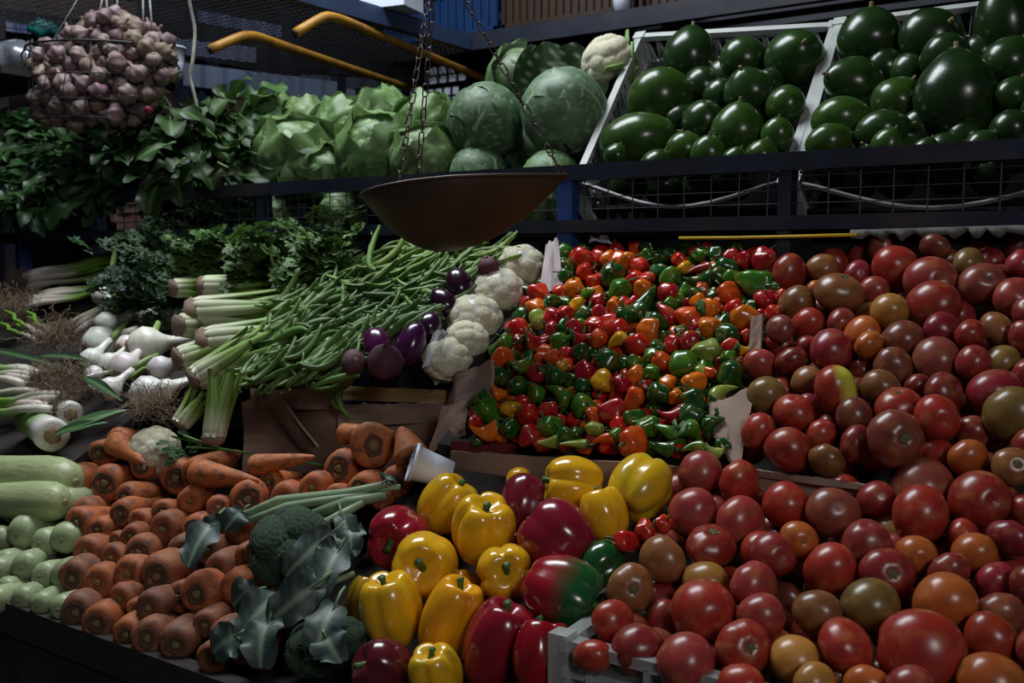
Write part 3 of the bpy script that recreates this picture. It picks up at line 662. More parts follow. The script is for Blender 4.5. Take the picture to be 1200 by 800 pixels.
# x, y, across, along (px radii), stem axis (right, up, toward), colour, mesh, depth shift, label
BP = [
 (499,663,41,36,(-.05,.1,1),YEL,BELL[3],-.01,'round yellow bell pepper facing out with a dark green stem end'),
 (594,671,36,32,(.0,.25,1),YEL,BELL[1],-.01,'small yellow bell pepper with a bright green stem facing out'),
 (565,620,40,40,(.15,.9,.45),YEL,BELL[1],.0,'glossy yellow bell pepper standing stem up above the two stem-out ones'),
 (523,590,34,34,(.6,.8,.1),YEL,BELLG,.03,'yellow bell pepper leaning against the white cup'),
 (467,628,39,38,(-.25,-.05,1),(.27,.010,.022),BELL[0],.02,'crimson bell pepper with its green stem out, next to the broccoli'),
 (458,714,38,43,(-.2,.95,.2),YEL,BELLG,.0,'greenish yellow lobed bell pepper low beside the broccoli leaves'),
 (528,725,36,49,(.35,.9,.15),ORG,BELL[0],-.01,'long orange-yellow bell pepper tilted beside a big crimson one'),
 (450,786,36,34,(-.5,.3,.2),DRK,BELL[2],.0,'dark purplish brown bell pepper below the greenish yellow one'),
 (510,792,33,36,(-.2,.9,.3),YEL,BELLG,-.01,'yellow bell pepper cut off by the bottom edge with a green top'),
 (582,755,41,52,(.35,.9,.1),CRI,BELL[2],-.01,'largest crimson bell pepper, long and smooth, under the yellow ones'),
 (634,768,36,42,(.1,.8,-.2),(.26,.006,.012),BELL[0],.01,'deep red bell pepper beside the corner of the clouded crate'),
 (660,696,43,47,(.75,-.25,.35),(.30,.008,.016),BELLH,-.015,'crimson bell pepper turning green at its stem end'),
 (655,632,43,42,(-.6,.5,-.3),(.22,.010,.024),BELL[2],.0,'crimson bell pepper with pale rubbed streaks above the half-green one'),
 (705,662,30,27,(.5,.3,-.3),GRN,BELL[1],.03,'dark green bell pepper behind the half-green crimson one'),
 (672,567,37,34,(-1,.15,.1),YEL,BELL[1],.02,'yellow two-lobed bell pepper lying sideways below the pepper box'),
 (750,573,38,38,(.5,.5,-.5),(.66,.40,.012),BELLG,.02,'large yellow bell pepper with green blotches below the pepper box'),
 (707,603,29,31,(-.3,.9,-.2),YEL,BELL[0],.01,'smooth yellow bell pepper between the two big yellow ones and a crimson one'),
 (617,592,31,34,(.2,.8,-.4),(.16,.010,.025),BELL[2],.05,'dark red bell pepper tucked behind the upper yellow ones'),
 (608,566,20,14,(1,.1,.2),YEL,BELL[3],.06,'small yellow bell pepper mostly hidden behind the dark red one'),
 (612,655,26,30,(0,.8,-.5),CRI,BELL[0],.07,'crimson bell pepper in the gap behind the stem-out small yellow one'),
 (545,700,26,30,(0,.8,-.5),ORG,BELL[0],.09,'orange-yellow bell pepper deep between the other yellow ones'),
 (426,705,22,30,(.2,.8,-.2),(.45,.26,.01),BELLG,.06,'yellow-green bell pepper deep behind the broccoli leaves'),
 (690,720,20,26,(.2,.8,-.4),RED,BELL[0],.06,'red bell pepper deep behind the crate corner'),
]
items = []
for e in BP:
    p = at_plane(e[0], e[1], BED_BELL); p = p+(p-EYE).normalized()*e[7]; d = depth_of(p)
    items.append(dict(p=p, r=(e[2]*2+e[3])/3/F*d*.93, e=e, d=d))
relax(items, side=.12, keep=.1)
for i in items:
    e = i['e']; d = depth_of(i['p']); a, l = e[2]/F*d, e[3]/F*d
    o = ob('bell_pepper', e[6], None, i['p'], zto(cd(*e[4])), (a/.98, a/.98, l/.98), e[5])
    ob('stem', rng.choice(BST), o); tag(o, e[8], 'bell pepper', 'bell peppers heaped beside the crate')

# ---------------------------------------------------------------- hot peppers
def hot_mesh(seed, kind):
    g = random.Random(seed); ph = [g.uniform(0, 6) for _ in range(5)]
    n = 16; prof = []
    for i in range(n+1):
        t = i/n; z = -1+2*t
        if kind == 'lantern': r = max(1e-4, math.sin(math.pi*min(1, t*1.02))**.6*(.55+.45*t))
        elif kind == 'long': r = max(1e-4, (t**.55)*(1-t**9)**.5*.42*(.6+.5*t)+.0)*1.0
        else: r = max(1e-4, math.sin(math.pi*t)**.5*(.8+.2*t))
        prof.append((r, z))
    lob = {'lantern': 4, 'long': 3, 'block': 3}[kind]; am = {'lantern': .24, 'long': .08, 'block': .19}[kind]
    bend = .28 if kind == 'long' else 0.0
    def f(a, t, r, z):
        k = 1+am*math.cos(lob*a+ph[0]+1.2*math.sin(2*t+ph[3]))*.6 + am*.7*math.sin(5*t*2+ph[1]+2*math.sin(a+ph[2]))*.6 + .05*math.sin(2*a+ph[4])
        dz = -.22*max(0, 1-r/.5) if t > .5 and kind != 'long' else 0
        return r*k, z+dz
    V, Fs = lathe(prof, 16, f)
    V = [(x+bend*(z*z-.3), y, z) for x, y, z in V]
    return mk('hot_pepper', V, Fs, M['hot'])
HOT = {k: [hot_mesh(s*7+i, k) for s in range(4)] for i, k in enumerate(('lantern', 'long', 'block'))}
def hot_stem(seed, zb, bx):
    g = random.Random(seed); b = MB(); V, Fs = disc_verts(.34, 5, 0); b.add((V, Fs), Matrix.Translation((bx, 0, zb)) @ Matrix.Scale(1, 4))
    b.add(tube([(bx, 0, zb), (bx+.05, .02, zb+.25), (bx+g.uniform(-.2, .2), g.uniform(-.2, .2), zb+.62)], [.10, .07, .085], 6)); return b.mesh('stem', M['stem_green'])
HST = {'lantern': [hot_stem(1, .72, 0), hot_stem(2, .72, 0)], 'block': [hot_stem(3, .74, 0)], 'long': [hot_stem(4, .92, .18)]}
HC = {'R': (.50, .012, .010), 'C': (.36, .006, .018), 'O': (.70, .15, .008), 'Y': (.72, .36, .012), 'G': (.045, .17, .012), 'D': (.012, .075, .012), 'L': (.26, .34, .06), 'Q': (.62, .07, .01)}
HW = {'R': 'bright red', 'C': 'crimson', 'O': 'orange', 'Y': 'yellow', 'G': 'green', 'D': 'dark green', 'L': 'pale lime', 'Q': 'orange-red'}
# x, y, radius, colour, (L = long: half length, angle in the picture in degrees)
HP = """661 298 10 G;663 313 10 D;663 324 9 D;682 303 11 R;701 305 11 R;713 305 9 O;725 305 9 Q;735 306 9 O;685 319 9 R;697 330 10 R;717 323 12 D;726 339 11 G;632 344 12 R;657 343 8 R;674 341 11 O;690 344 8 G;627 360 10 O;650 354 8 D 14 5;676 357 8 Y;683 370 9 D;700 352 8 C;720 360 9 O;731 357 8 R;703 366 9 C;733 370 10 D;663 368 9 R;647 372 9 C;648 386 8 C;607 385 13 R;631 375 10 L;663 385 9 D;673 384 8 C;682 396 8 C 14 10;698 382 11 R;717 382 11 R;702 397 10 Q;630 400 10 C 15 5;657 403 10 G;723 400 8 Y 15 25;593 402 9 G;610 400 8 C;638 411 8 Q;682 412 10 D;748 313 10 R;756 300 8 G;745 327 9 R;753 338 9 O;758 327 7 R;773 318 10 D;785 325 10 G;797 305 9 R;802 314 7 Y;813 295 6 R;823 300 10 G;838 297 9 D;820 315 6 C 15 10;817 328 9 D 17 0;837 313 6 O;852 315 11 D;860 327 10 G;842 323 9 D;858 302 9 C;873 305 9 C;895 305 13 C;885 331 17 G;905 338 8 D;854 344 11 Q;783 345 10 C;785 356 8 G;757 352 10 D 24 55;732 370 10 D;748 366 10 D;781 368 10 C 17 -60;773 379 9 D 17 -20;807 372 12 Q;818 353 8 O;835 362 10 O 13 0;862 362 10 R;897 352 10 C;907 367 8 R;917 348 8 R;873 372 13 O;832 383 12 O;848 378 9 D;853 394 12 D;875 393 7 R;798 387 7 G;808 400 10 C;760 388 13 O;748 405 12 R;724 384 9 R;788 403 9 R;828 412 13 L;857 408 10 R;872 409 6 Y 10 5;770 408 9 D;815 345 8 D;588 419 11 Q;584 441 10 D;615 425 9 G 16 40;636 421 8 Q;647 420 10 Q;628 439 11 C;658 428 6 Y;657 441 10 D 18 -10;685 435 12 C;713 423 14 D;706 446 12 Y;606 453 10 D;586 461 8 O 12 0;628 460 10 G;655 462 10 G 20 -45;682 452 9 D;683 475 12 G;728 450 10 C;560 470 9 D 16 10;572 482 12 G;598 480 10 Y;612 472 8 R;620 487 12 R;642 480 10 R;695 487 9 Q;717 483 14 C;725 499 9 R;697 502 8 L;568 505 10 O 19 0;598 502 11 D;620 510 12 C;646 502 13 G;642 518 6 L 13 5;673 520 5 L 18 0;707 515 6 Q 16 10;663 510 9 D;743 518 15 Q;557 493 7 R;743 425 8 G;745 439 9 O;763 420 10 G;777 425 10 Q;764 435 9 G;783 448 9 O;801 427 13 G;773 462 12 D;757 452 8 C;743 468 12 Q;792 465 9 O;813 448 11 O;822 435 7 L;833 437 7 Q;855 438 12 D;855 420 9 G;847 459 8 L 19 28;813 470 14 D;787 486 9 C 18 3;810 488 11 D;743 490 11 D;758 500 12 G;785 507 10 G 22 -30;812 507 10 G 17 -40;832 503 9 D 17 85;813 525 7 G 15 0;775 524 8 D 16 -15;847 523 8 D;835 528 7 L 12 -30;723 510 8 G"""
hp = []
for s in HP.split(';'):
    f = s.split(); hp.append((float(f[0]), float(f[1]), float(f[2]), f[3], float(f[4]) if len(f) > 4 else 0, float(f[5]) if len(f) > 4 else 0))
items = []
for x, y, r, c, l, a in hp:
    p = at_plane(x, y, BED_HOT); items.append(dict(p=p, r=r/F*depth_of(p), c=c, l=l, a=a, main=True))
hotpoly = [(655,292),(890,290),(905,330),(885,410),(850,470),(838,530),(700,525),(560,515),(552,480),(582,470),(582,410),(620,340)]
for x, y in gaps(hotpoly, [(h[0], h[1], h[2]) for h in hp], 9, 4000, .92, 3):
    p = at_plane(x, y, BED_HOT); p = p+(p-EYE).normalized()*.03
    g_ = .35 if x < 760 else .6
    c = rng.choice('GDD') if rng.random() < g_ else rng.choice('RCCRQO')
    items.append(dict(p=p, r=9/F*depth_of(p), c=c, l=0, a=0, main=False))
relax(items, gap=.98, side=.10, keep=.14); rows(items, 13)
for i in items:
    d = depth_of(i['p']); r = i['r']*1.30
    if i['l']:
        k = 'long'; a = R(i['a']+(180 if rng.random() < .5 else 0)); ax = cd(math.cos(a), math.sin(a), rng.uniform(0, .3)); L = i['l']/F*d; sc_ = (r/.36, r/.36, L)
    else:
        k = rng.choice(('lantern', 'lantern', 'block')); ax = cd(rng.uniform(-1, 1), rng.uniform(-.5, 1), rng.uniform(-.6, .7)); sc_ = (r*rng.uniform(.95, 1.1), r*rng.uniform(.95, 1.1), r*rng.uniform(1.0, 1.25))
    c = HC[i['c']]; v = rng.uniform(.85, 1.15)
    o = ob('hot_pepper', rng.choice(HOT[k]), None, i['p'], zto(ax), sc_, (c[0]*v, c[1]*v, c[2]*v)); ob('stem', rng.choice(HST[k]), o)
    tag(o, f"{HW[i['c']]} {'long' if k == 'long' else 'small'} hot pepper, {ordw(i['n'])} from left in {ordw(i['row'])} row up of its box", 'hot pepper', 'small hot peppers filling the low box')
# three wrinkled red ones that rolled down among the bell peppers
for x, y, r, wd in ((733,635,17,'nearest the yellow one'), (755,622,14,'the middle one of three'), (776,615,13,'next to the lower tomatoes')):
    p = at_plane(x, y, BED_BELL); o = ob('hot_pepper', HOT['lantern'][rng.randrange(4)], None, p, zto(cd(rng.uniform(-1, 1), .3, .3)), r/F*depth_of(p)*1.1, HC['R'])
    ob('stem', HST['lantern'][0], o); tag(o, f"small wrinkled red pepper among the bell peppers, {wd}", 'hot pepper', 'red peppers among the bell peppers')

# ---------------------------------------------------------------- carrots, stacked like logs, crowns out
def carrot_mesh(seed):
    g = random.Random(seed); ph = [g.uniform(0, 6) for _ in range(4)]
    # crown at z = 0 facing +z, the root runs to -z
    prof = [(1e-4, -6.2), (.16, -6.0), (.42, -4.9), (.68, -3.3), (.88, -1.9), (.98, -1.0), (1.0, -.55), (.95, -.25), (.80, -.06), (.58, .03), (.40, -.02), (.30, -.08), (1e-4, -.09)]
    def f(a, t, r, z): return r*(1+.035*math.sin(3*a+ph[0]+z)+.03*math.sin(2*a+ph[1])+.02*math.sin(z*6+ph[2])), z
    V, Fs = lathe(prof, 18, f); bx = g.uniform(-.02, .02)
    return mk('carrot', [(x+bx*z*z*.6, y, z) for x, y, z in V], Fs, M['carrot'])
def crown(seed):
    g = random.Random(seed); n = 9; V, Fs = lathe([(1e-4, -.2), (.20, -.16), (.20, .02), (.14, .05+g.uniform(0, .10)), (1e-4, .05)], n, lambda a, t, r, z: (r*(1+.18*math.sin(3*a+seed)), z))
    return mk('stem_end', V, Fs, M['carrot_core'])
def ring(seed):
    return mk('soil_ring', *lathe([(.26, -.06), (.36, .015), (.50, .052), (.52, .0), (.40, -.08)], 16, lambda a, t, r, z: (r*(1+.10*math.sin(2*a+seed)+.07*math.sin(5*a+seed*2)), z)), M['carrot_ring'])
CAR = [carrot_mesh(i) for i in range(5)]; CRW = [crown(i) for i in range(3)]; RNG_ = [ring(i) for i in range(3)]
CP = [(134,517,15),(117,530,14),(165,548,14),(84,563,19),(122,566,20),(146,583,15),(206,560,20),(230,558,20),(222,587,15),(255,596,15),(291,584,21),(95,605,17),(396,549,20),(333,586,19),(364,572,17),(394,581,14),(422,575,19),(463,566,17),(442,586,11),(367,594,13),(313,566,13),(90,612,17),(117,618,13),(137,604,15),(160,612,15),(152,628,13),(188,622,18),(228,622,18),(255,620,14),(279,620,18),(100,647,17),(130,654,16),(135,633,10),(163,646,18),(211,650,19),(242,645,16),(84,678,19),(114,683,19),(149,672,19),(187,674,23),(230,696,23),(277,692,21),(300,690,17),(139,702,15),(160,715,13),(176,712,18),(88,718,20),(113,730,20),(148,743,17),(172,748,21),(211,752,21),(235,737,16),(265,742,18),(293,727,18),(249,770,18),(280,766,16),(205,700,18),(255,668,18),(300,650,18),(325,630,16),(285,655,14),(310,725,16),(330,700,18),(190,600,14),(310,606,14),(300,770,16),(70,655,0)]
items = []
for x, y, r in CP:
    if not r: continue
    p = at_plane(x, y, BED_ROOT); items.append(dict(p=p, r=1.13*r/F*depth_of(p), px=(x, y)))
relax(items, gap=.96, side=.5, keep=.06); rows(items, 24)
for i in items:
    t = (i['p'].y-.87)/.30
    L = min(1.0, (1.315-i['p'].y)/(6.2*i['r']))
    ax = cd(rng.uniform(-.34, .0), rng.uniform(-.12, .12), 1)
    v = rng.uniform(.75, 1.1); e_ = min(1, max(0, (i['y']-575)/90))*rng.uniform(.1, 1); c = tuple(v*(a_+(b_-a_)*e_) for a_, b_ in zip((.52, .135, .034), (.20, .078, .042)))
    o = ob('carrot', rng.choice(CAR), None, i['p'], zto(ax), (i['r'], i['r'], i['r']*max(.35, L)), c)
    s = o.scale.z/o.scale.x
    k = ob('stem_end', rng.choice(CRW), o, None, None, (1, 1, 1/s)); ob('soil_ring', rng.choice(RNG_), o, None, None, (rng.uniform(.75, 1.3),)*2+(1/s,)) if rng.random() < .7 else None
    sh_ = 'large' if i['r'] > .026 else ('slender' if i['r'] < .019 else 'soil-dusted')
    tag(o, f"{sh_} orange carrot, crown out, {ordw(i['n'])} from left in {ordw(i['row'])} row up of the stack", 'carrot', 'carrots stacked crown outwards')
# carrots lying across the top of the stack
for x0, y0, x1, y1, r, lab in ((447,536,545,500,.036,'very large orange carrot with its green crown turned out, top of the stack'), (490,548,470,500,.027,'stout orange carrot standing upright beside the white cup'), (300,553,385,540,.019,'reddish carrot lying crosswise under the cardboard box front'),
        (403,515,480,512,.017,'pale-tipped orange carrot lying crosswise behind the very large one'), (140,525,190,560,.022,'stout carrot sloping down at the far top of the stack, by the cauliflower piece'), (236,562,310,572,.024,'long bright orange carrot lying crosswise at the top of the stack')):
    p = at_plane(x0, y0, BED_ROOT); a = at_plane(x1, y1, BED_ROOT); up = Vector((0, -.25, .3))*r*2.0
    if x0 == 447: ax = cd(.25, -.05, .9); sl = .55
    elif x0 == 490: ax = cd(.35, -.75, .5); sl = .35
    else: ax = -(a-p).normalized(); sl = min(1, (a-p).length*1.25/(6.2*r))
    o = ob('carrot', CAR[1], None, p+up, zto(ax), (r, r, r*sl), (.52, .15, .035)); ob('stem_end', CRW[0], o, None, None, (1.15, 1.15, 1/sl)); ob('soil_ring', RNG_[0], o, None, None, (.9, .9, 1/sl))
    tag(o, lab, 'carrot', 'carrots lying across the stack')

# ---------------------------------------------------------------- pale green squashes
def zuc_mesh(seed):
    g = random.Random(seed); ph = [g.uniform(0, 6) for _ in range(3)]
    prof = [(1e-4, -5.6), (.45, -5.55), (.62, -5.2), (.72, -4.2), (.86, -2.4), (.98, -1.1), (.96, -.5), (.80, -.14), (.52, .04), (.25, .09), (1e-4, .10)]
    V, Fs = lathe(prof, 20, lambda a, t, r, z: (r*(1+.035*math.cos(8*a+ph[0])*(.4+.6*t)+.03*math.sin(2*a+ph[1])), z)); bx = g.uniform(-.02, .02)
    return mk('squash', [(x+bx*z*z, y, z) for x, y, z in V], Fs, M['zucchini'])
ZUC = [zuc_mesh(i) for i in range(4)]
ZEND = mk('blossom_end', *lathe([(1e-4, .05), (.17, .06), (.16, .13), (.06, .15), (1e-4, .12)], 10), M['zuc_end'])
ZP = [(20,627,21),(47,637,18),(73,633,20),(25,666,18),(47,675,17),(72,676,21),(2,690,14),(22,704,16),(44,710,15),(69,714,17),(1,660,15),(12,598,18),(44,600,18),(68,591,19),(-6,632,16),(-10,705,16),(20,580,19),(-8,670,16)]
items = []
for x, y, r in ZP:
    p = at_plane(x, y, BED_ROOT); items.append(dict(p=p, r=r/F*depth_of(p)))
relax(items, gap=.96, side=.5, keep=.06); rows(items, 24)
for i in items:
    v = rng.uniform(.85, 1.12); L = min(1, (1.32-i['p'].y)/(5.6*i['r']))
    o = ob('squash', rng.choice(ZUC), None, i['p'], zto(cd(rng.uniform(-.25, .0), rng.uniform(-.1, .1), 1)), (i['r'], i['r'], i['r']*max(.4, L)), (.36*v, .43*v, .235*v))
    ob('blossom_end', ZEND, o, None, None, (1, 1, .9)); tag(o, f"pale green squash, blunt end out, {ordw(i['n'])} from left in {ordw(i['row'])} row up of the stack", 'squash', 'pale green squashes stacked beside the carrots')
for x0, y0, x1, y1, r, lab in ((86,572,-60,556,.042,'large pale green squash lying lengthwise on top of the squash stack'), (74,596,-70,592,.036,'pale green squash lying lengthwise just under the topmost one')):
    p = at_plane(x0, y0, BED_ROOT); a = at_plane(x1, y1, BED_ROOT); ax = (p-a).normalized()
    o = ob('squash', ZUC[0], None, p+Vector((0, 0, .012)), zto(ax), (r, r, (a-p).length/5.6), (.42, .49, .24)); ob('blossom_end', ZEND, o); tag(o, lab, 'squash', 'pale green squashes lying on the stack')

# ---------------------------------------------------------------- avocados and their crates
def avo_mesh(seed, neck):
    g = random.Random(seed); ph = [g.uniform(0, 6) for _ in range(3)]; prof = []
    for i in range(21):
        t = i/20; th = math.pi*t; z = -math.cos(th); r = math.sin(th)
        if z > 0: r *= 1-neck*z**1.5
        prof.append((max(1e-4, r), z*(1+.0*neck)))
    return mk('avocado', *lathe(prof, 28, lambda a, t, r, z: (r*(1+.02*math.sin(2*a+ph[0])+.012*math.sin(3*a+ph[1]+2*t)), z)), M['avocado'])
AVO = [avo_mesh(1, .12), avo_mesh(2, .28), avo_mesh(3, .2)]
ASTEM = mk('stem_nub', *lathe([(1e-4, .93), (.10, .95), (.075, 1.02), (.06, 1.10), (.07, 1.14), (1e-4, 1.14)], 8), M['avo_stem'])
BED_AVO = (1.675, 1.68, .80)
# x, y, across, along, stem axis, shade
AV = [(809,66,30,35,(.1,.95,-.1),0,1),(872,70,27,28,(.3,.8,-.5),1,1),(877,106,28,27,(-.4,.7,.5),1,1),(773,118,38,36,(-.2,.6,-.7),2,1),(748,163,30,43,(1,.15,.2),2,1),(825,143,25,25,(0,.5,.7),1,1),(865,154,31,33,(0,.95,.35),2,1),(803,176,22,22,(0,.5,-.5),2,1),(830,181,20,22,(0,.9,.4),2,1),(932,68,33,34,(0,.2,.9),1,1),(921,123,22,24,(.2,.7,-.3),2,1),(911,158,18,20,(0,.7,.3),2,1),(893,181,18,18,(.2,.7,.2),2,1),(845,112,20,22,(0,.5,-.6),0,1),(900,98,18,20,(0,.5,-.6),0,1),(770,195,20,20,(.3,.6,.2),1,1),(722,182,14,14,(.2,.5,.1),1,1),(862,187,15,15,(.2,.5,.3),1,1),
      (1019,47,36,36,(0,.95,.15),0,2),(1092,46,36,33,(.2,.3,.9),0,2),(1000,98,30,36,(-.9,.2,.3),1,2),(1052,118,28,28,(.4,.6,.2),2,2),(986,141,27,33,(.95,.1,.3),2,2),(1120,112,44,54,(.05,.95,-.1),0,2),(1108,68,28,26,(.1,.6,-.6),0,2),(1035,153,24,31,(.9,.2,.2),1,2),(972,166,20,27,(.9,.3,.2),2,2),(1040,169,18,20,(.2,.6,.4),2,2),(1178,30,33,52,(-.1,.95,.1),0,2),(1182,73,28,30,(.3,.6,.3),1,2),(1186,112,21,22,(.2,.6,.3),1,2),(1186,151,22,24,(.8,.4,.3),0,2),(1222,60,30,34,(.2,.8,.3),0,2),(1226,130,26,28,(.2,.8,.3),0,2),(1085,178,16,17,(.2,.7,.3),1,2),(1150,172,18,20,(.5,.7,.3),1,2)]
items = []
for x, y, a, l, ax, s, c in AV:
    p = at_plane(x, y, BED_AVO); d = depth_of(p); items.append(dict(p=p, r=(2*a+l)/3/F*d*.95, e=(a, l, ax, s, c)))
relax(items, side=.15, keep=.1)
for c, pl in ((1, [(775,85),(935,75),(895,190),(712,190)]), (2, [(1012,70),(1200,45),(1200,185),(968,190)])):
    for x, y in gaps(pl, [(e[0], e[1], (e[2]+e[3])/2) for e in AV], 20, 2500, 1.0, 20+c):
        p = at_plane(x, y, BED_AVO); p = p+(p-EYE).normalized()*.07; items.append(dict(p=p, r=22/F*depth_of(p), e=(24, 25, (rng.uniform(-1, 1), .5, rng.uniform(-.5, .5)), 0, c)))
for x, y, c in ((778,218,1), (738,214,1), (823,216,1), (862,212,1), (1005,212,2), (1052,210,2), (1110,206,2), (1160,204,2)): p = at_y(x, y, 1.745); items.append(dict(p=p, r=21/F*depth_of(p), e=(22, 23, (rng.uniform(-1, 1), .6, .3), 1, c)))
for c in (1, 2): rows([i for i in items if i['e'][4] == c], 34)
for i in items:
    a, l, ax, s, c = i['e']; d = depth_of(i['p']); v = rng.uniform(.85, 1.15); col = ((.012, .034, .008), (.018, .050, .010), (.034, .082, .012))[s]
    o = ob('avocado', rng.choice(AVO), None, i['p'], zto(cd(*ax)), (1.06*a/F*d, 1.06*a/F*d, 1.06*l/F*d), tuple(q_*v for q_ in col)); ob('stem_nub', ASTEM, o)
    big = max(a, l) > 40; desc = ('very dark', 'dark', 'mid-')[s]+(' ' if s < 2 else '')+'green'
    tag(o, f"{'big ' if big else ''}{desc} avocado, {ordw(i['n'])} from left, {ordw(i['row'])} row up, {'cabbage-side' if c == 1 else 'farther'} crate", 'avocado', f"avocados in the {'first' if c == 1 else 'second'} white crate")
# tilted crates with pierced walls: floor corners from the front foot
def lattice_wall(A, B, C, D, b, n, th=.006):
    """zigzag bars between foot A-B and top D-C"""
    for i in range(n):
        u0, u1, um = i/n, (i+1)/n, (i+.5)/n
        b.add(bar(A.lerp(B, u0), D.lerp(C, um), th, th)); b.add(bar(D.lerp(C, um), A.lerp(B, u1), th, th))
def avo_crate(fl, fr, bl, br, label, m):
    """rim corners: front left, front right, back left, back right (px, py, Y)"""
    T = [at_y(*k) for k in (fl, fr, br, bl)]
    nrm = (T[1]-T[0]).cross(T[3]-T[0]).normalized(); dep = .13
    Bm = [t-nrm*dep for t in T]; o = empty('plastic_crate', (T[0]+T[1])/2); tag(o, label, 'crate'); Z = Matrix.Translation(-o.location)
    def cp(n, b, m_=m): return ob(n, MB().add((b.V, b.F), Z).mesh(n, m_, False), o)
    names = ('front', 'end', 'rear', 'end')
    for k in range(4):
        a, c = T[k], T[(k+1) % 4]; a2, c2 = Bm[k], Bm[(k+1) % 4]
        b = MB()
        if k: b.add(bar(a, c, .015, .012, nrm)); cp(names[k]+'_rim', b)
        else:      # the loaded front edge sags
            b.add(tube([a.lerp(c, t/12)-Vector((0, 0, .045*math.sin(math.pi*t/12)**1.3)) for t in range(13)], .0045, 6)); cp('front_rim', b, M['grey_plastic'])
        b = MB(); t0 = .45 if k == 0 else .06; lattice_wall(a.lerp(a2, .7), c.lerp(c2, .7), c.lerp(c2, t0), a.lerp(a2, t0), b, 16); lattice_wall(a.lerp(a2, .97), c.lerp(c2, .97), c.lerp(c2, .7), a.lerp(a2, .7), b, 16)
        b.add(bar(a.lerp(a2, .5), c.lerp(c2, .5), .008, .012, nrm)); stuff(cp(names[k]+'_lattice', b, M['shaded_plastic'] if k == 0 else m))  # front lattice painted dark for the shade behind the wire front
        b = MB(); b.add(bar(a+nrm*.008, a2, .024, .024)); cp('corner_post', b)
    b = MB(); s = MB(); b.add(sheet(Bm[0], Bm[1], Bm[2], Bm[3], 2, 2, .006, 0)); cp('bottom', b, M['shaded_plastic'])  # floor painted dark for the shade under the avocados
    return o
avo_crate((676, 214, 1.66), (921, 212, 1.66), (750, 44, 2.02), (978, 31, 2.04), 'tilted white plastic crate of avocados next to the cabbages', M['white_plastic'])
avo_crate((930, 214, 1.66), (1285, 205, 1.66), (984, 28, 2.04), (1300, -12, 2.04), 'tilted white plastic crate of avocados, the larger and further from the cabbages', M['white_plastic'])
# ================================================================ leaves
M['cabbage'] = mat('cabbage_leaf', None, .5, obj=True, var=.25, scale=5, vein=(.46, .62, .38), trans=.12, bump=.15, bscale=30)
M['lettuce'] = mat('lettuce_leaf', None, .45, obj=True, var=.3, scale=6, vein=(.40, .58, .28), trans=.2, bump=.15, bscale=25)
M['broad'] = mat('broad_leaf', None, .5, obj=True, var=.35, scale=7, vein=(.09, .20, .05), trans=.15, bump=.2, bscale=25)
M['spinach'] = mat('dark_green_leaf', None, .42, obj=True, var=.35, scale=8, vein=(.045, .125, .035), trans=.15, bump=.2, bscale=25)
M['herb'] = mat('herb_leaf', None, .55, obj=True, var=.35, scale=20, trans=.2)
M['brocleaf'] = mat('broccoli_leaf', None, .5, obj=True, var=.3, scale=8, vein=(.16, .24, .15), trans=.08, bump=.15, bscale=30)
M['stalk'] = mat('green_stalk', None, .5, obj=True, var=.3, scale=14, stretch=(1, 6, 6))
M['celery'] = mat('celery_stalk', None, .5, obj=True, var=.25, scale=12, tip=((.58, .56, .42), 0, .10, -.01, 14))
M['bean'] = mat('bean_pod', None, .5, obj=True, var=.3, scale=14)
M['bulb'] = mat('white_onion_bulb', None, .4, obj=True, var=.15, scale=4, dirt=(.42, .22, .22), dscale=1.6, damt=.35)
M['root'] = mat('dry_roots', (.27, .19, .125), .9, var=.5, scale=30)
M['rootplate'] = mat('root_plate', (.26, .175, .13), .9, var=.5, scale=6)
M['shaft'] = mat('onion_shaft', None, .4, obj=True, var=.2, scale=6, tip=((.13, .26, .03), 0, .05, .12, 6))
M['floret'] = mat('broccoli_floret', (.026, .062, .030), .8, var=.55, scale=40, dirt=(.06, .13, .04), dscale=12, damt=.7, bump=.5, bscale=180)
M['curd'] = mat('cauliflower_curd', (.66, .62, .46), .7, var=.3, scale=20, dirt=(.42, .34, .18), dscale=10, damt=.5, bump=.3, bscale=120)
M['aubergine'] = mat('eggplant_skin', None, .22, obj=True, var=.3, scale=3, coat=.2)
M['beet'] = mat('beet_skin', None, .6, obj=True, var=.4, scale=6, dirt=(.13, .07, .075), dscale=6, damt=.6, bump=.3)
M['garlic'] = mat('garlic_skin', None, .55, obj=True, var=.35, scale=4, dirt=(.24, .05, .14), dscale=3.2, damt=.55, stretch=(1, 1, .25))
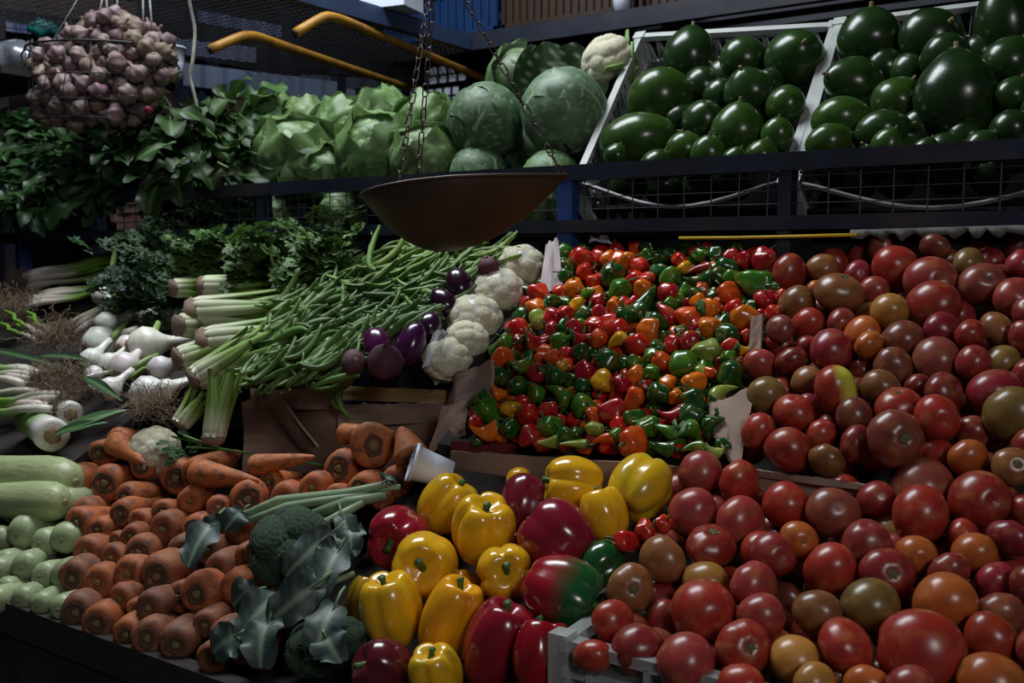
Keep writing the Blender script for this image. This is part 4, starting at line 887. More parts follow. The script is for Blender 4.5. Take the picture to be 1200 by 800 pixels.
def leaf(name, L, W, m, seed=0, curl=.3, fold=.25, ruff=.0, shape='oval', nu=8, nv=6, petiole=0):
    """blade along +x from the origin, width along y; its midrib and side veins stand proud"""
    g = random.Random(seed); ph = [g.uniform(0, 6) for _ in range(4)]; V = []; A = []; Fs = []
    for i in range(nu+1):
        t = i/nu
        if shape == 'oval': w_ = math.sin(math.pi*min(.98, .04+t*.96))**.75
        elif shape == 'lance': w_ = math.sin(math.pi*(t**.8)*.98+.02)**.9
        elif shape == 'round': w_ = max(.05, 1-(2*t-1.02)**2)**.5
        else: w_ = (math.sin(math.pi*min(.95, .06+t*.90))**.5)*(.92+.08*math.cos(t*15))
        for j in range(nv+1):
            v = 2*j/nv-1; y = v*W/2*w_
            z = curl*L*(.25-(t-.5)**2)*-1*(-1) - curl*L*.25 + abs(v)*fold*W*.5*w_ + ruff*W*math.sin(9*t+ph[0]+(2 if v > 0 else 0))*v*v
            x_ = L*t + petiole
            V.append((x_, y, z-curl*L*t*t*.6)); A.append(1.0 if j == nv//2 else (.14 if (i+abs(j-nv//2)) % 3 == 0 else 0))
    for i in range(nu):
        for j in range(nv): a = i*(nv+1)+j; Fs.append((a, a+1, a+nv+2, a+nv+1))
    if petiole:
        n0 = len(V); T = tube([(0, 0, -.05*petiole), (petiole*.5, 0, 0), (petiole+.25*L, 0, V[(nv//2)+2*(nv+1)][2])], [.035*W, .045*W, .02*W], 5)
        V += [tuple(q_) for q_ in T[0]]; Fs += [tuple(k+n0 for k in f) for f in T[1]]; A += [1.0]*len(T[0])
    return mk(name, V, Fs, m, True, A)
def gcol(base, lo=.75, hi=1.2, warm=.1):
    v = rng.uniform(lo, hi); return (base[0]*v*(1+rng.uniform(0, warm)), base[1]*v, base[2]*v)
# ---------------------------------------------------------------- cabbages and lettuces: wrapped leaves round a heart
def wrap_leaf(name, R0, half, th0, th1, m, seed, ruff=.04, flare=.1, wexp=.55, nu=18, nv=20, veins=7, crumple=.0):
    g = random.Random(seed); ph = [g.uniform(0, 6) for _ in range(6)]; V = []; A = []; Fs = []
    for i in range(nv+1):
        t = i/nv; th = th0+(th1-th0)*t; w_ = (math.sin(math.pi*min(.97, .10+.80*t))**wexp)
        for j in range(nu+1):
            u = 2*j/nu-1; az = u*half*w_
            e = max(abs(u), t)**5
            mid = math.exp(-(u/.045)**2)*(1-t*.8); sv = abs(((t*veins-abs(u)*2.2) % 1)-.5); vein = max(mid, (1 if sv > .43 else 0)*.8*(1-abs(u))**.5)
            r = R0*(1+flare*e+ruff*e*math.sin(7*u+ph[0]+5*t)+ruff*.4*math.sin(4*t+ph[1])*math.sin(3*u+ph[2]) + crumple*math.sin(9*u+ph[3]+3*math.sin(6*t+ph[4]))*math.sin(10*t+ph[5]+2*u)*(.3+t) + .014*vein)
            if abs(u) < .08: r *= 1.004
            V.append((r*math.sin(th)*math.cos(az), r*math.sin(th)*math.sin(az), -r*math.cos(th))); A.append(min(1, vein))
    for i in range(nv):
        for j in range(nu): a = i*(nu+1)+j; Fs.append((a, a+1, a+nu+2, a+nu+1))
    return mk(name, V, Fs, m, True, A)
def heart(name, m, seed):
    g = random.Random(seed); a0 = g.uniform(0, 6)
    return mk(name, *lathe(sph(14), 24, lambda a, t, r, z: (r*(.84+.03*math.sin(3*a+a0)), z*.84)), m)
def cap_leaf(name, R0, ang, m, seed, ruff=.05, flare=.08, crumple=.03, nr=14, nph=40):
    """a broad leaf moulded over the head: a rounded patch of the ball, its edge lifting; base towards +x"""
    g = random.Random(seed); ph = [g.uniform(0, 6) for _ in range(8)]; V = []; A = []; Fs = []
    for i in range(nr+1):
        q_ = i/nr
        for j in range(nph if i else 1):
            f = 6.28318*j/nph; a = ang*q_*(1+.10*math.cos(f+ph[6])+.07*math.sin(3*f+ph[0])+.04*math.sin(7*f+ph[1]))
            x_, y_ = a*math.cos(f), a*math.sin(f)
            mid = math.exp(-(y_/(.035+.03*max(0, x_)))**2)*min(1, max(.25, .75+x_)); s_ = ((x_+abs(y_)*1.1)*3.2+.25*math.sin(5*y_+ph[2])) % 1
            sv = .75*max(0, 1-abs(s_-.5)/.09)*(1-.5*q_); vein = min(1, max(mid, sv))
            e = q_**4
            r = R0*(1+flare*e+ruff*e*math.sin(6*f+ph[3]+2*math.sin(2*f))+crumple*math.sin(7*x_+ph[4]+2*math.sin(5*y_+ph[5]))*math.sin(6*y_+ph[7]+x_)+.012*vein-.02*e)
            V.append((r*math.sin(a)*math.cos(f), r*math.sin(a)*math.sin(f), r*math.cos(a))); A.append(vein)
    for j in range(nph): Fs.append((0, 1+j, 1+(j+1) % nph))
    for i in range(1, nr):
        for j in range(nph):
            o_ = 1+(i-1)*nph; a, b_ = o_+j, o_+(j+1) % nph; Fs.append((a, a+nph, b_+nph, b_))
    return mk(name, V, Fs, m, True, A)
CABL = [cap_leaf('leaf', 1.0, R(78), M['cabbage'], 100+i, .03, .03, .012) for i in range(4)]
CABO = [cap_leaf('outer_leaf', 1.05, R(80), M['cabbage'], 120+i, .10, .22, .02) for i in range(3)]
CABH = heart('heart', M['cabbage'], 1)
LETL = [cap_leaf('leaf', 1.0, R(70), M['lettuce'], 140+i, .045, .04, .045) for i in range(4)]
LETO = [cap_leaf('outer_leaf', 1.07, R(76), M['lettuce'], 160+i, .09, .16, .05) for i in range(3)]
LETH = heart('heart', M['lettuce'], 2)
def head(name, p, r, axis, base, kinds, label, group, nl=5, no=3, sq=1.0, cat=None):
    o = empty(name, p); tag(o, label, cat or name, group); o.rotation_mode = 'QUATERNION'; o.rotation_quaternion = zto(axis); o.scale = (r, r, r*sq)
    Lm, Om, Hm = kinds; ob('heart', Hm, o, color=gcol((base[0]*1.25, base[1]*1.15, base[2]*1.1)))
    a0 = rng.uniform(0, 6)
    Q = lambda az, tilt: Quaternion((0, 0, 1), az) @ Quaternion((0, 1, 0), tilt)
    ob('leaf', Lm[0], o, None, Q(a0, R(16)), (.97,)*3, gcol((base[0]*1.1, base[1]*1.08, base[2]*1.05)))
    for i in range(nl-1): t_ = i/(nl-1); ob('leaf', Lm[(i+1) % len(Lm)], o, None, Q(a0+i*2.4, R(40+28*t_)), (1.0+.025*t_,)*3, gcol(base))
    for i in range(no): ob('outer_leaf', Om[i % len(Om)], o, None, Q(a0+.7+i*6.283/max(1, no), R(92)), None, gcol((base[0]*.85, base[1]*.85, base[2]*.85)))
    return o
CK = (CABL, CABO, CABH); LK_ = (LETL, LETO, LETH); CB = (.075, .155, .075); LB = (.135, .255, .075)
head('cabbage', at_y(661, 132, 1.80), .088, cd(-.15, .6, .75), (.105, .195, .11), CK, 'big pale cabbage with white veins in front of the dark leaf', 'cabbages', 5, 0, 1.05)
head('cabbage', at_y(569, 143, 1.80), .082, cd(.3, .5, .8), CB, CK, 'blue-green cabbage beside the lettuces, just behind the chain', 'cabbages', 5, 0, 1.05)
head('cabbage', at_y(560, 205, 1.76), .062, cd(.2, .9, .3), CB, CK, 'cabbage under the blue-green one, behind the upper rail', 'cabbages', 5, 0)
head('cabbage', at_y(645, 212, 1.74), .062, cd(-.2, .9, .3), (.10, .20, .075), CK, 'light green cabbage low behind the right tip of the scale pan', 'cabbages', 5, 0)
head('cabbage', at_y(607, 95, 2.02), .075, cd(.1, .8, .6), (.11, .20, .075), CK, 'pale cabbage at the back between the two largest ones', 'cabbages', 5, 1)
head('cabbage', at_y(612, 180, 1.90), .06, cd(.1, .8, .6), CB, CK, 'cabbage in the shaded gap between the two largest ones', 'cabbages', 5, 0)
dk = empty('cabbage_leaf', at_y(655, 78, 1.92)); tag(dk, 'dark green loose outer leaf standing up behind the big pale cabbage', 'leaf')
ob('leaf', wrap_leaf('leaf', 1.0, R(75), R(30), R(120), M['cabbage'], 91, .1, .15), dk, None, xto(cd(.0, .2, -1), (0, 0, 1)), .10, (.022, .06, .02))
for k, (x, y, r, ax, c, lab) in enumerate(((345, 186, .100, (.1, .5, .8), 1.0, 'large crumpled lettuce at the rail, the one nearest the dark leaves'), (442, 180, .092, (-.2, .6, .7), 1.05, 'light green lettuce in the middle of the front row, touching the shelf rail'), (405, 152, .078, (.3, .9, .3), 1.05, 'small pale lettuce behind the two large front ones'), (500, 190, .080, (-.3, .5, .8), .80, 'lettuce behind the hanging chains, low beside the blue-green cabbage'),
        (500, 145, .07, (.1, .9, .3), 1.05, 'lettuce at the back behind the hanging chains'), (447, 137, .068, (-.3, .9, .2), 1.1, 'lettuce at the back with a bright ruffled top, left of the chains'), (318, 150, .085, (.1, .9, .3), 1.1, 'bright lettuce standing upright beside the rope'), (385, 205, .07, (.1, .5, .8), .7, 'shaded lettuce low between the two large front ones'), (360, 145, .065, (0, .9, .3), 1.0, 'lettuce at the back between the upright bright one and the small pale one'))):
    head('lettuce', at_y(x, y, 1.76 if y > 160 else 1.9), r, cd(*ax), tuple(q_*c for q_ in LB), LK_, lab, 'lettuces on the shelf', 4, 3, .95)  # c puts the shade of the low heads into their colour
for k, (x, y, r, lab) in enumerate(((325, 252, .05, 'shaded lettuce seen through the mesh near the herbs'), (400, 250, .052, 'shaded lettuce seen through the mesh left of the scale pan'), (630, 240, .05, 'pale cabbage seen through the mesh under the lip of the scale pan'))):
    head('lettuce' if k < 2 else 'cabbage', at_y(x, y, 1.70), r, cd(0, .4, .9), tuple(q_*.7 for q_ in LB), LK_ if k < 2 else CK, lab, None, 4, 0)  # shade behind the mesh is put into the head colour
# ---------------------------------------------------------------- dark leafy bunches at the far end of the shelf
SPL = [leaf('leaf', .066, .042, M['spinach'], i, .25, .25, .12, 'oval', 8, 6, .02) for i in range(3)]+[leaf('leaf', .06, .034, M['spinach'], 9, .2, .3, .08, 'oval', 8, 4, .02)]
BRL = [leaf('leaf', .13, .115, M['broad'], 30+i, .30, .2, .13, 'round', 12, 10, .02) for i in range(3)]
def leafy_bunch(x, y, Y, n, spread, meshes, base, label, group, droop=.4, name='leafy_bunch', cat='leafy bunch', size=(.8, 1.25), sx=1.5):
    p = at_y(x, y, Y); o = empty(name, p); tag(o, label, cat, group)
    for i in range(n):
        dx, dy, dz = rng.gauss(0, spread*sx), rng.gauss(0, spread*.45), rng.uniform(-.75, .75)*spread*1.15
        out = cd(rng.uniform(-1, 1)+dx/spread*.3, rng.uniform(-.75, .55)-droop*.5+dz/spread*.35, rng.uniform(.1, 1))
        ob('leaf', rng.choice(meshes), o, RIGHT*dx+Vector((0, dy-.04, dz)), xto(out, cd(rng.uniform(-.4, .4), 1, rng.uniform(.3, 1.1))), rng.uniform(*size), gcol(base, .65, 1.25, .6))
    st = MB()
    for i in range(8): a = Vector((rng.uniform(-.08, .08), .03, -.03)); st.add(tube([a+Vector((0, .10, -.01)), a, a+Vector((rng.uniform(-.05, .05), -.05, .03))], .0035, 5))
    ob('stem', st.mesh('stem', M['stalk']), o, color=(.10, .2, .05)); return o
DG = (.032, .105, .030)
LG = 'dark leafy greens at the far end of the shelf'
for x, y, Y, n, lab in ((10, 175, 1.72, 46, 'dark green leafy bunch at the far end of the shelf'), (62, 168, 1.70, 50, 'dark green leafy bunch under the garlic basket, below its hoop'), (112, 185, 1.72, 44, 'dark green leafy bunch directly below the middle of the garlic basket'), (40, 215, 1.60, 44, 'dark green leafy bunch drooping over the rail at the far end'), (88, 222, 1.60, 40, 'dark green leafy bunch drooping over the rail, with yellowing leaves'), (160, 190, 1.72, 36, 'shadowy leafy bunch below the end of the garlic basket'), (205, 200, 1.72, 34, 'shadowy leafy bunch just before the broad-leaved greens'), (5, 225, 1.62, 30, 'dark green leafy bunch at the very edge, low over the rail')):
    leafy_bunch(x, y, Y, int(n*1.4), .062, SPL, tuple(q_*(1.0 if x < 130 else .55) for q_ in DG), lab, LG)  # the shadowy bunches have their shade painted in as a darker base
for x, y, Y, n, c, lab in ((205, 155, 1.80, 30, .5, 'broad-leaved green bunch lying flat beside the short rope end'), (255, 150, 1.78, 32, .75, 'broad-leaved green bunch under the hanging rope'), (285, 135, 1.84, 20, 1.3, 'light broad leaves standing up beside the upright lettuce'), (275, 190, 1.68, 28, .6, 'broad-leaved green bunch with a yellowing leaf, low by the rail')):
    leafy_bunch(x, y, Y, n, .055, BRL, (.035*c, .10*c, .022*c), lab, 'broad-leaved greens', .5, 'leafy_bunch', 'leafy bunch', (.42, .75))  # c paints shadow, and light on the upright leaves, into the colour
# ---------------------------------------------------------------- herbs and celery below
def sprig_mesh(seed, s=.0135, n=9, jag='round'):
    g = random.Random(seed); b = MB()
    for i in range(n):
        t = i/(n-1); sd = -1 if i % 2 else 1; L = s*(1.2-.5*abs(t-.5)); W = L*.9
        P = []; k = 9; c = Vector((.02+t*.045, sd*s*.6*(1-t*.6), g.uniform(-.006, .006))); ang = sd*(1.0-.8*t); tilt = g.uniform(-.5, .5)
        V = [c+Vector((0, 0, 0))]
        for q_ in range(k):
            a = ang-1.9+3.8*q_/(k-1); rr = L*(.62+.38*(q_ % 2))*(1-.18*abs(q_-4)/4); V.append(c+Vector((math.cos(a)*rr, math.sin(a)*rr, math.sin(a-ang)*tilt*rr+g.uniform(-.002, .002))))
        b.add((V, [(0, q_+1, q_+2) for q_ in range(k-1)]), a=0)
    b.add(tube([(0, 0, 0), (.03, 0, .003), (.068, 0, 0)], .0012, 4), a=0); return b.mesh('sprig', M['herb'], False)
SPR = [sprig_mesh(i) for i in range(4)]; SPRB = [sprig_mesh(10+i, .021, 7) for i in range(3)]
def herb(x, y, n, spread, meshes, base, label, group, out=(-.6, 0, .8), up=.02, sz=(.7, 1.2), bed=BED_GREEN, name='herb_bunch'):
    p = at_plane(x, y, bed)+Vector((0, -.01, up)); o = empty(name, p); tag(o, label, 'herbs', group)
    for i in range(int(n*1.35)):
        d = RIGHT*rng.gauss(0, spread)+Vector((0, 0, 1))*rng.gauss(0, spread*.6)-VIEW*rng.uniform(-.02, .03)
        ob('sprig', rng.choice(meshes), o, d, xto(cd(out[0]+rng.uniform(-.9, .9), out[1]+rng.uniform(-.8, .8), out[2]), cd(rng.uniform(-.4, .4), .8, .8)), rng.uniform(*sz), gcol(base, .6, 1.25, .3))
    b = MB()
    for i in range(7): b.add(tube([(0.09+.02*i, .12, -.02), (.03, .05, 0), (rng.uniform(-.05, .05), -.01, rng.uniform(-.03, .03))], .0022, 5))
    ob('stem', b.mesh('stem', M['stalk']), o, color=(.08, .2, .03)); return o
HB = (.028, .095, .025)
for x, y, n, sp, c, lab in ((190, 330, 44, .05, .75, 'dark herb bunch hanging beside the white onions'), (178, 352, 26, .04, .6, 'dark herb bunch low behind the white onion bulbs'), (222, 268, 44, .05, .85, 'feathery herb bunch high up against the shelf rail'), (262, 258, 44, .05, .95, 'light feathery herb bunch against the shelf, beside the post'), (292, 268, 34, .05, .85, 'feathery herb bunch under the rail, nearest the celery tops'), (205, 300, 36, .045, .85, 'herb bunch next to the brown root end')):
    herb(x, y, n, sp, SPR, tuple(q_*c for q_ in HB), lab, 'dark herbs', bed=BED_GREEN if x > 210 else (1.28, 1.2, .50))
CL = (.085, .20, .042)
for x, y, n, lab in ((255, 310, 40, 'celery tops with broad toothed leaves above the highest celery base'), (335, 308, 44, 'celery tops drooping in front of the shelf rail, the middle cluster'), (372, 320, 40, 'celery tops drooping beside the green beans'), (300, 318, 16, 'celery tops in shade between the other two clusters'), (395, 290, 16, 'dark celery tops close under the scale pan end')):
    herb(x, y, n, .036, SPRB, tuple(q_*(.55 if x in (300, 395) else 1) for q_ in CL), lab, 'celery tops', (.3, -.5, .8), .03, (.7, 1.15), BED_GREEN, 'celery_leaves')  # two clusters have shade painted into their leaf colour
# ---- celery: stalks with cupped section bundled at the base, root plate facing out
def celery_stalk(L, w, seed):
    g = random.Random(seed); V = []; Fs = []; n = 14; k = 7; s1 = g.uniform(-.02, .02)
    for i in range(n+1):
        t = i/n; ww = w*(1.25-.65*t) if t > .06 else w*(.5+12.5*t)
        for layer in (0, 1):
            for j in range(k):
                a = (j/(k-1)-.5)*2.3; r = ww*(1-.28*layer)*(1+(.06 if (j % 2 and not layer) else 0))
                V.append((L*t, math.sin(a)*r + s1*t*t, (math.cos(a)-.6)*r + .004*t*t))
    W = 2*k
    for i in range(n):
        for j in range(k-1):
            a = i*W+j; Fs.append((a, a+1, a+W+1, a+W)); c = i*W+k+j; Fs.append((c, c+W, c+W+1, c+1))
        for e in (0, k-1): a = i*W+e; c = i*W+k+e; Fs.append((a, a+W, c+W, c))
    Fs.append(tuple(list(range(k))+list(range(2*k-1, k-1, -1)))); e = n*W; Fs.append(tuple(list(range(e+k-1, e-1, -1))+list(range(e+k, e+2*k))))
    return mk('stalk', V, Fs, M['celery'])
CST = [celery_stalk(.20, .0105, i) for i in range(4)]
def plate(seed): return mk('root_plate', *lathe([(1e-4, -.012), (.014, -.010), (.019, -.002), (.016, .006), (1e-4, .01)], 12, lambda a, t, r, z: (r*(1+.15*math.sin(3*a+seed)), z)), M['rootplate'])
CPL = [plate(1), plate(2)]
def celery(x, y, r, d, label, L=1.0, bed=BED_GREEN, up=.015, n=14, pale=0):
    p = at_plane(x, y, bed)+Vector((0, -.02, up)); o = empty('celery', p); tag(o, label, 'celery', 'celery bunches'); o.rotation_mode = 'QUATERNION'
    o.rotation_quaternion = xto(cd(*d), cd(0, 1, .4)); s = r/F*depth_of(p)/.030; o.scale = (s*L, s, s)
    for k in range(n):
        a = 6.283*k/9 if k < 9 else 6.283*(k-9)/5+.4; rr = .021 if k < 9 else .009
        ob('stalk', CST[k % 4], o, (0, math.cos(a)*rr*.9, math.sin(a)*rr), Quaternion((1, 0, 0), a-1.57) @ Quaternion((0, 1, 0), rng.uniform(-.09, .01)), (rng.uniform(.8, 1.1), 1, 1), gcol((.17, .31, .05), .75, 1.2))
    ob('root_plate', CPL[0], o, (-.001, 0, 0), (0, R(90), 0), (1.25, 1.25, 1.4)); return o
celery(246, 343, 15, (1, -.02, -.25), 'highest celery bunch, partly under the celery tops', .8)
celery(236, 374, 22, (1, .02, -.3), 'celery bunch with a round brown root plate facing out, second from the top', .9)
celery(250, 409, 22, (1, .06, -.3), 'thickest celery bunch in the middle of the column', .9)
celery(219, 389, 16, (.6, .0, -.9), 'short celery base tucked behind, between the two large bunches', .5)
celery(219, 429, 18, (.8, .2, -.6), 'celery base beside the round white onions', .5)
celery(240, 452, 20, (.8, .45, -.3), 'celery bunch leaning up beside the cardboard box corner', .7)
celery(262, 522, 17, (.12, 1, -.25), 'celery bunch standing upright against the end of the cardboard box', .75, (1.24, 1.24, .5))
celery(222, 505, 14, (.5, .7, -.3), 'small celery base above the cauliflower piece', .5, (1.22, 1.2, .5))
celery(212, 345, 13, (.7, .1, -.7), 'dull celery base in the shade beside the dark herbs', .5)
# brown root end among the leaves
o = ob('celeriac', mk('celeriac', *lathe(sph(12), 20, lambda a, t, r, z: (r*(1+.08*math.sin(4*a+6*t)), z)), M['bulb']), None, at_plane(230, 305, BED_GREEN)+Vector((0, -.05, .03)), zto(cd(.5, .6, .4)), (.018, .018, .026), (.40, .32, .24))
tag(o, 'brownish white root end among the celery tops and herbs', 'root'); ob('root_plate', mk('root_plate', *lathe([(1e-4, -1.08), (.4, -1.02), (.45, -.86), (1e-4, -.8)], 10), M['rootplate']), o)
# ---------------------------------------------------------------- green beans
def bean_mesh(seed):
    g = random.Random(seed); k = g.uniform(-.5, .5); k2 = g.uniform(-.1, .1); n = 11; P = []; r = []
    for i in range(n+1):
        t = i/n; P.append((t-.5, k*(t-.5)**2*2+k2*math.sin(6*t)*.3, g.uniform(-.004, .004))); r.append(.058*max(.08, math.sin(math.pi*min(1, .06+t*.90)))**.5*(1+.07*math.sin(t*40)))
    T = tube(P, r, 7, .72); return mk('green_bean', *T, M['bean'])
BEAN = [bean_mesh(i) for i in range(7)]
BTIP = mk('stem', *tube([(-.5, 0, 0), (-.53, 0, .004), (-.565, .01, .004)], [.016, .012, .006], 5), M['stalk'])
beanpoly = [(405,300),(470,292),(520,298),(585,300),(590,320),(545,345),(515,365),(500,390),(470,400),(430,410),(410,450),(330,450),(285,462),(290,430),(320,385),(335,350),(400,335)]
bi = []; g = random.Random(12)
for layer in range(2):
    k = 0
    while k < 128:
        x, y = g.uniform(283, 592), g.uniform(290, 464)
        if not in_poly(x, y, beanpoly): continue
        k += 1
        p = at_plane(x, y, BED_GREEN)+Vector((0, -.003, .006+.012*layer+g.uniform(0, .010)))
        bi.append(dict(p=p, r=.005, layer=layer))
rows(bi, 12)
for i in bi:
    x, y = i['x'], i['y']
    a = R(rng.gauss(22 if x > 420 else 38, 34)); d = cd(math.cos(a), math.sin(a), 0); sl = Vector((0, .81, .585))
    nrm = Vector((0, -.585, .81)); d = (d - nrm*d.dot(nrm)).normalized(); d = (d+nrm*rng.uniform(-.12, .22)).normalized()
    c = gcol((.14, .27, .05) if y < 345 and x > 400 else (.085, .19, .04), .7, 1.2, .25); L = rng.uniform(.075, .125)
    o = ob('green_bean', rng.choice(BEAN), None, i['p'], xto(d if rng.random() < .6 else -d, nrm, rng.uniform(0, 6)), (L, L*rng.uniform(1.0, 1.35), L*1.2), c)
    ob('stem', BTIP, o, color=(.12, .2, .05)); tag(o, f"{'light' if y < 345 and x > 400 else 'dull'} green bean, {ordw(i['n'])} from left in {ordw(i['row'])} row up of the bean pile", 'bean', 'green beans in the cardboard box')
for k, (pts, lab) in enumerate((([(398,470),(396,490),(400,487+5)], ''),)): pass
for x0, y0, x1, y1, z_, lab in ((447,292,455,345,.05,'thick light bean standing upright on top of the pile'), (395,440,400,492,.03,'bean hanging down over the edge of the cardboard box'), (385,445,393,487,.03,'second bean hanging over the box edge, beside the longer one'), (310,450,296,470,.03,'bean hanging over the far corner of the cardboard box'), (360,470,430,440,.03,'long bean lying across the box edge, above the torn flap'), (300,448,375,436,.03,'long pale bean lying level along the box edge')):
    a = at_y(x0, y0, 1.31) if y0 > 430 else at_plane(x0, y0, BED_GREEN)+Vector((0, -.03, .03)); b_ = at_y(x1, y1, 1.305) if y0 > 430 else at_plane(x1, y1, BED_GREEN)+Vector((0, -.06, .03)); L = (b_-a).length
    o = ob('green_bean', BEAN[0], None, (a+b_)/2, xto(b_-a, (0, -1, .3)), (L, .15, .15), gcol((.15, .28, .06))); ob('stem', BTIP, o, color=(.12, .2, .05)); tag(o, lab, 'bean', 'loose green beans')
# ---------------------------------------------------------------- eggplants, beets, cauliflowers
def egg_mesh(seed):
    prof = []
    for i in range(19): t = i/18; prof.append((max(1e-4, math.sin(math.pi*t)**.85*(1-.22*t)), -math.cos(math.pi*t)))
    g = random.Random(seed); q_ = g.uniform(0, 6); return mk('eggplant', *lathe(prof, 24, lambda a, t, r, z: (r*(1+.02*math.sin(3*a+q_)), z)), M['aubergine'])
EGG = egg_mesh(1); b = MB(); b.add(disc_verts(.36, 5, .90)); b.add(tube([(0, 0, .9), (.03, 0, 1.1), (.1, 0, 1.25)], [.12, .09, .10], 6)); ECAL = b.mesh('calyx', M['stem_green'])
for x, y, rx, rz, ax, c, lab in ((447,412,19,23,(-.3,.8,-.4),(.075,.006,.055),'glossy purple eggplant above the dull beet, by the beans'), (487,410,19,26,(.3,.9,-.2),(.055,.006,.055),'glossy dark purple eggplant next to the plastic film'), (542,342,19,22,(-.3,.9,-.3),(.030,.006,.022),'almost black eggplant against the cauliflowers, high in the box'), (524,362,17,20,(-.5,.6,-.3),(.022,.004,.022),'almost black eggplant below the higher one, beside the beans'), (508,388,16,17,(.2,.6,-.5),(.03,.006,.03),'dark eggplant in shade behind the plastic film')):
    p = at_plane(x, y, BED_GREEN)+Vector((0, -.01, .012)); d = depth_of(p); o = ob('eggplant', EGG, None, p, zto(cd(*ax)), (rx/F*d, rx/F*d, rz/F*d), c); ob('calyx', ECAL, o); tag(o, lab, 'eggplant', 'eggplants')
BEET = mk('beet', *lathe([(1e-4, -1.5), (.06, -1.3), (.30, -.95), (.75, -.55), (1.0, 0), (.92, .45), (.55, .80), (.25, .88), (1e-4, .86)], 22, lambda a, t, r, z: (r*(1+.05*math.sin(3*a+2*t)), z)), M['beet'])
BTOP = mk('leaf_stub', *lathe([(.24, .82), (.20, .95), (.14, 1.05), (1e-4, 1.02)], 9, lambda a, t, r, z: (r*(1+.2*math.sin(4*a)), z)), M['rootplate'])
for x, y, r, ax, c, lab in ((461,436,22,(-.1,-.6,-.5),(.075,.018,.042),'large dull purple beet on the box edge'), (424,437,15,(.3,.2,.8),(.10,.030,.045),'small dusty reddish beet on the box edge beside the beans'), (580,325,13,(-.2,.7,.3),(.12,.02,.04),'reddish beet high behind the cauliflowers')):
    p = at_plane(x, y, BED_GREEN)+Vector((0, -.02, .02)); o = ob('beet', BEET, None, p, zto(cd(*ax)), r/F*depth_of(p), c); ob('leaf_stub', BTOP, o); tag(o, lab, 'beet', 'beets')
def bumpy(name, m, seed, sub, big, small, kb, ks, dome=.55):
    """dome of florets: two sizes of rounded bumps on a ball"""
    bm = bmesh.new(); bmesh.ops.create_icosphere(bm, subdivisions=sub, radius=1)
    P = np.array([v.co[:] for v in bm.verts]); Fs = [tuple(v.index for v in f.verts) for f in bm.faces]; bm.free()
    r_ = np.random.default_rng(seed)
    def field(n, k):
        i = np.arange(n)+.5; ph = np.arccos(1-2*i/n); th = math.pi*(1+5**.5)*i
        C = np.stack([np.cos(th)*np.sin(ph), np.sin(th)*np.sin(ph), np.cos(ph)], 1)+r_.normal(0, .35/math.sqrt(n), (n, 3)); C /= np.linalg.norm(C, axis=1)[:, None]
        d = np.arccos(np.clip((P@C.T).max(1), -1, 1)); w_ = 2.3/math.sqrt(n); return np.sqrt(np.clip(1-(d/w_)**2, 0, 1))*k
    q_ = P*(1+field(big, kb)+field(small, ks))[:, None]; q_[:, 2] = np.where(q_[:, 2] < 0, q_[:, 2]*dome, q_[:, 2]*.82)
    return mk(name, q_, Fs, m)
CURD = [bumpy('curd', M['curd'], 1, 5, 34, 380, .16, .05), bumpy('curd', M['curd'], 2, 5, 42, 420, .14, .05)]
CFL = leaf('leaf', 1.3, .8, M['brocleaf'], 5, .3, .3, .05, 'oval', 8, 6)
FILM = mk('bag_film', *lathe([(max(1e-4, math.sin(math.pi*i/12)), -math.cos(math.pi*i/12)) for i in range(13)], 26, lambda a, t, r, z: (r*(1.10+.04*math.sin(9*a+5*t)+.03*math.sin(5*a+11*t)), z*.95)), M['film'])
BED_CF = (1.27, 1.30, .66)
for k, (x, y, r, lab) in enumerate(((528,436,29,'bagged cauliflower at the box edge, lowest of the row'), (551,412,26,'white cauliflower second from the box edge in the row'), (560,386,32,'wide bagged cauliflower in the middle of the row'), (588,354,31,'bagged cauliflower second from the top of the row'), (614,325,29,'bagged cauliflower at the top of the row, under the pale paper'))):
    p = at_plane(x, y, BED_CF)+Vector((0, -.01, .02)); s = r/F*depth_of(p)/1.12
    o = ob('cauliflower', CURD[k % 2], None, p, zto(cd(.1, .75, .6)), s); tag(o, lab, 'cauliflower', 'row of cauliflowers')
    for j in range(3): ob('leaf', CFL, o, (0, 0, -.35), xto((math.cos(j*2.1+1), math.sin(j*2.1+1), .1)), .9, (.20, .30, .14))
    if k != 1: ob('bag_film', FILM, o)
p = at_y(711, 70, 1.95); o = ob('cauliflower', CURD[0], None, p, zto(cd(-.6, .5, .6)), .050); tag(o, 'cauliflower with thick green leaf stalks standing behind the big pale cabbage', 'cauliflower')
for j, (a, b_) in enumerate((((.55, .1, .1), (.62, .9, -.2)), ((.2, -.9, .1), (.9, -.3, .3)), ((.4, -.4, .7), (-.1, -.5, .9)), ((.7, -.9, .2), (.7, .4, .4)))):
    q0 = o.rotation_quaternion.inverted()
    A_ = q0 @ (RIGHT*a[0]+UP*a[1]-VIEW*a[2])*1.4; B_ = q0 @ (RIGHT*b_[0]+UP*b_[1]-VIEW*b_[2])*1.5
    ob('leaf_stalk', mk('leaf_stalk', *tube([A_, (A_+B_)/2*1.05, B_], [.22, .19, .12], 8, .6), M['stalk']), o, color=(.16, .30, .06))
for j in range(4): ob('leaf', CFL, o, (0, 0, -.3), xto((math.cos(j*1.6), math.sin(j*1.6), .5)), 1.0, (.08, .17, .04))
p = at_plane(181, 528, (1.17, 1.15, .5)); o = ob('cauliflower', CURD[1], None, p, zto(cd(.1, .5, .8)), .040); tag(o, 'small white cauliflower piece lying behind the carrots', 'cauliflower')
ob('leaf', CFL, o, (0, 0, -.4), xto((1, .3, .3)), .8, (.14, .26, .1))
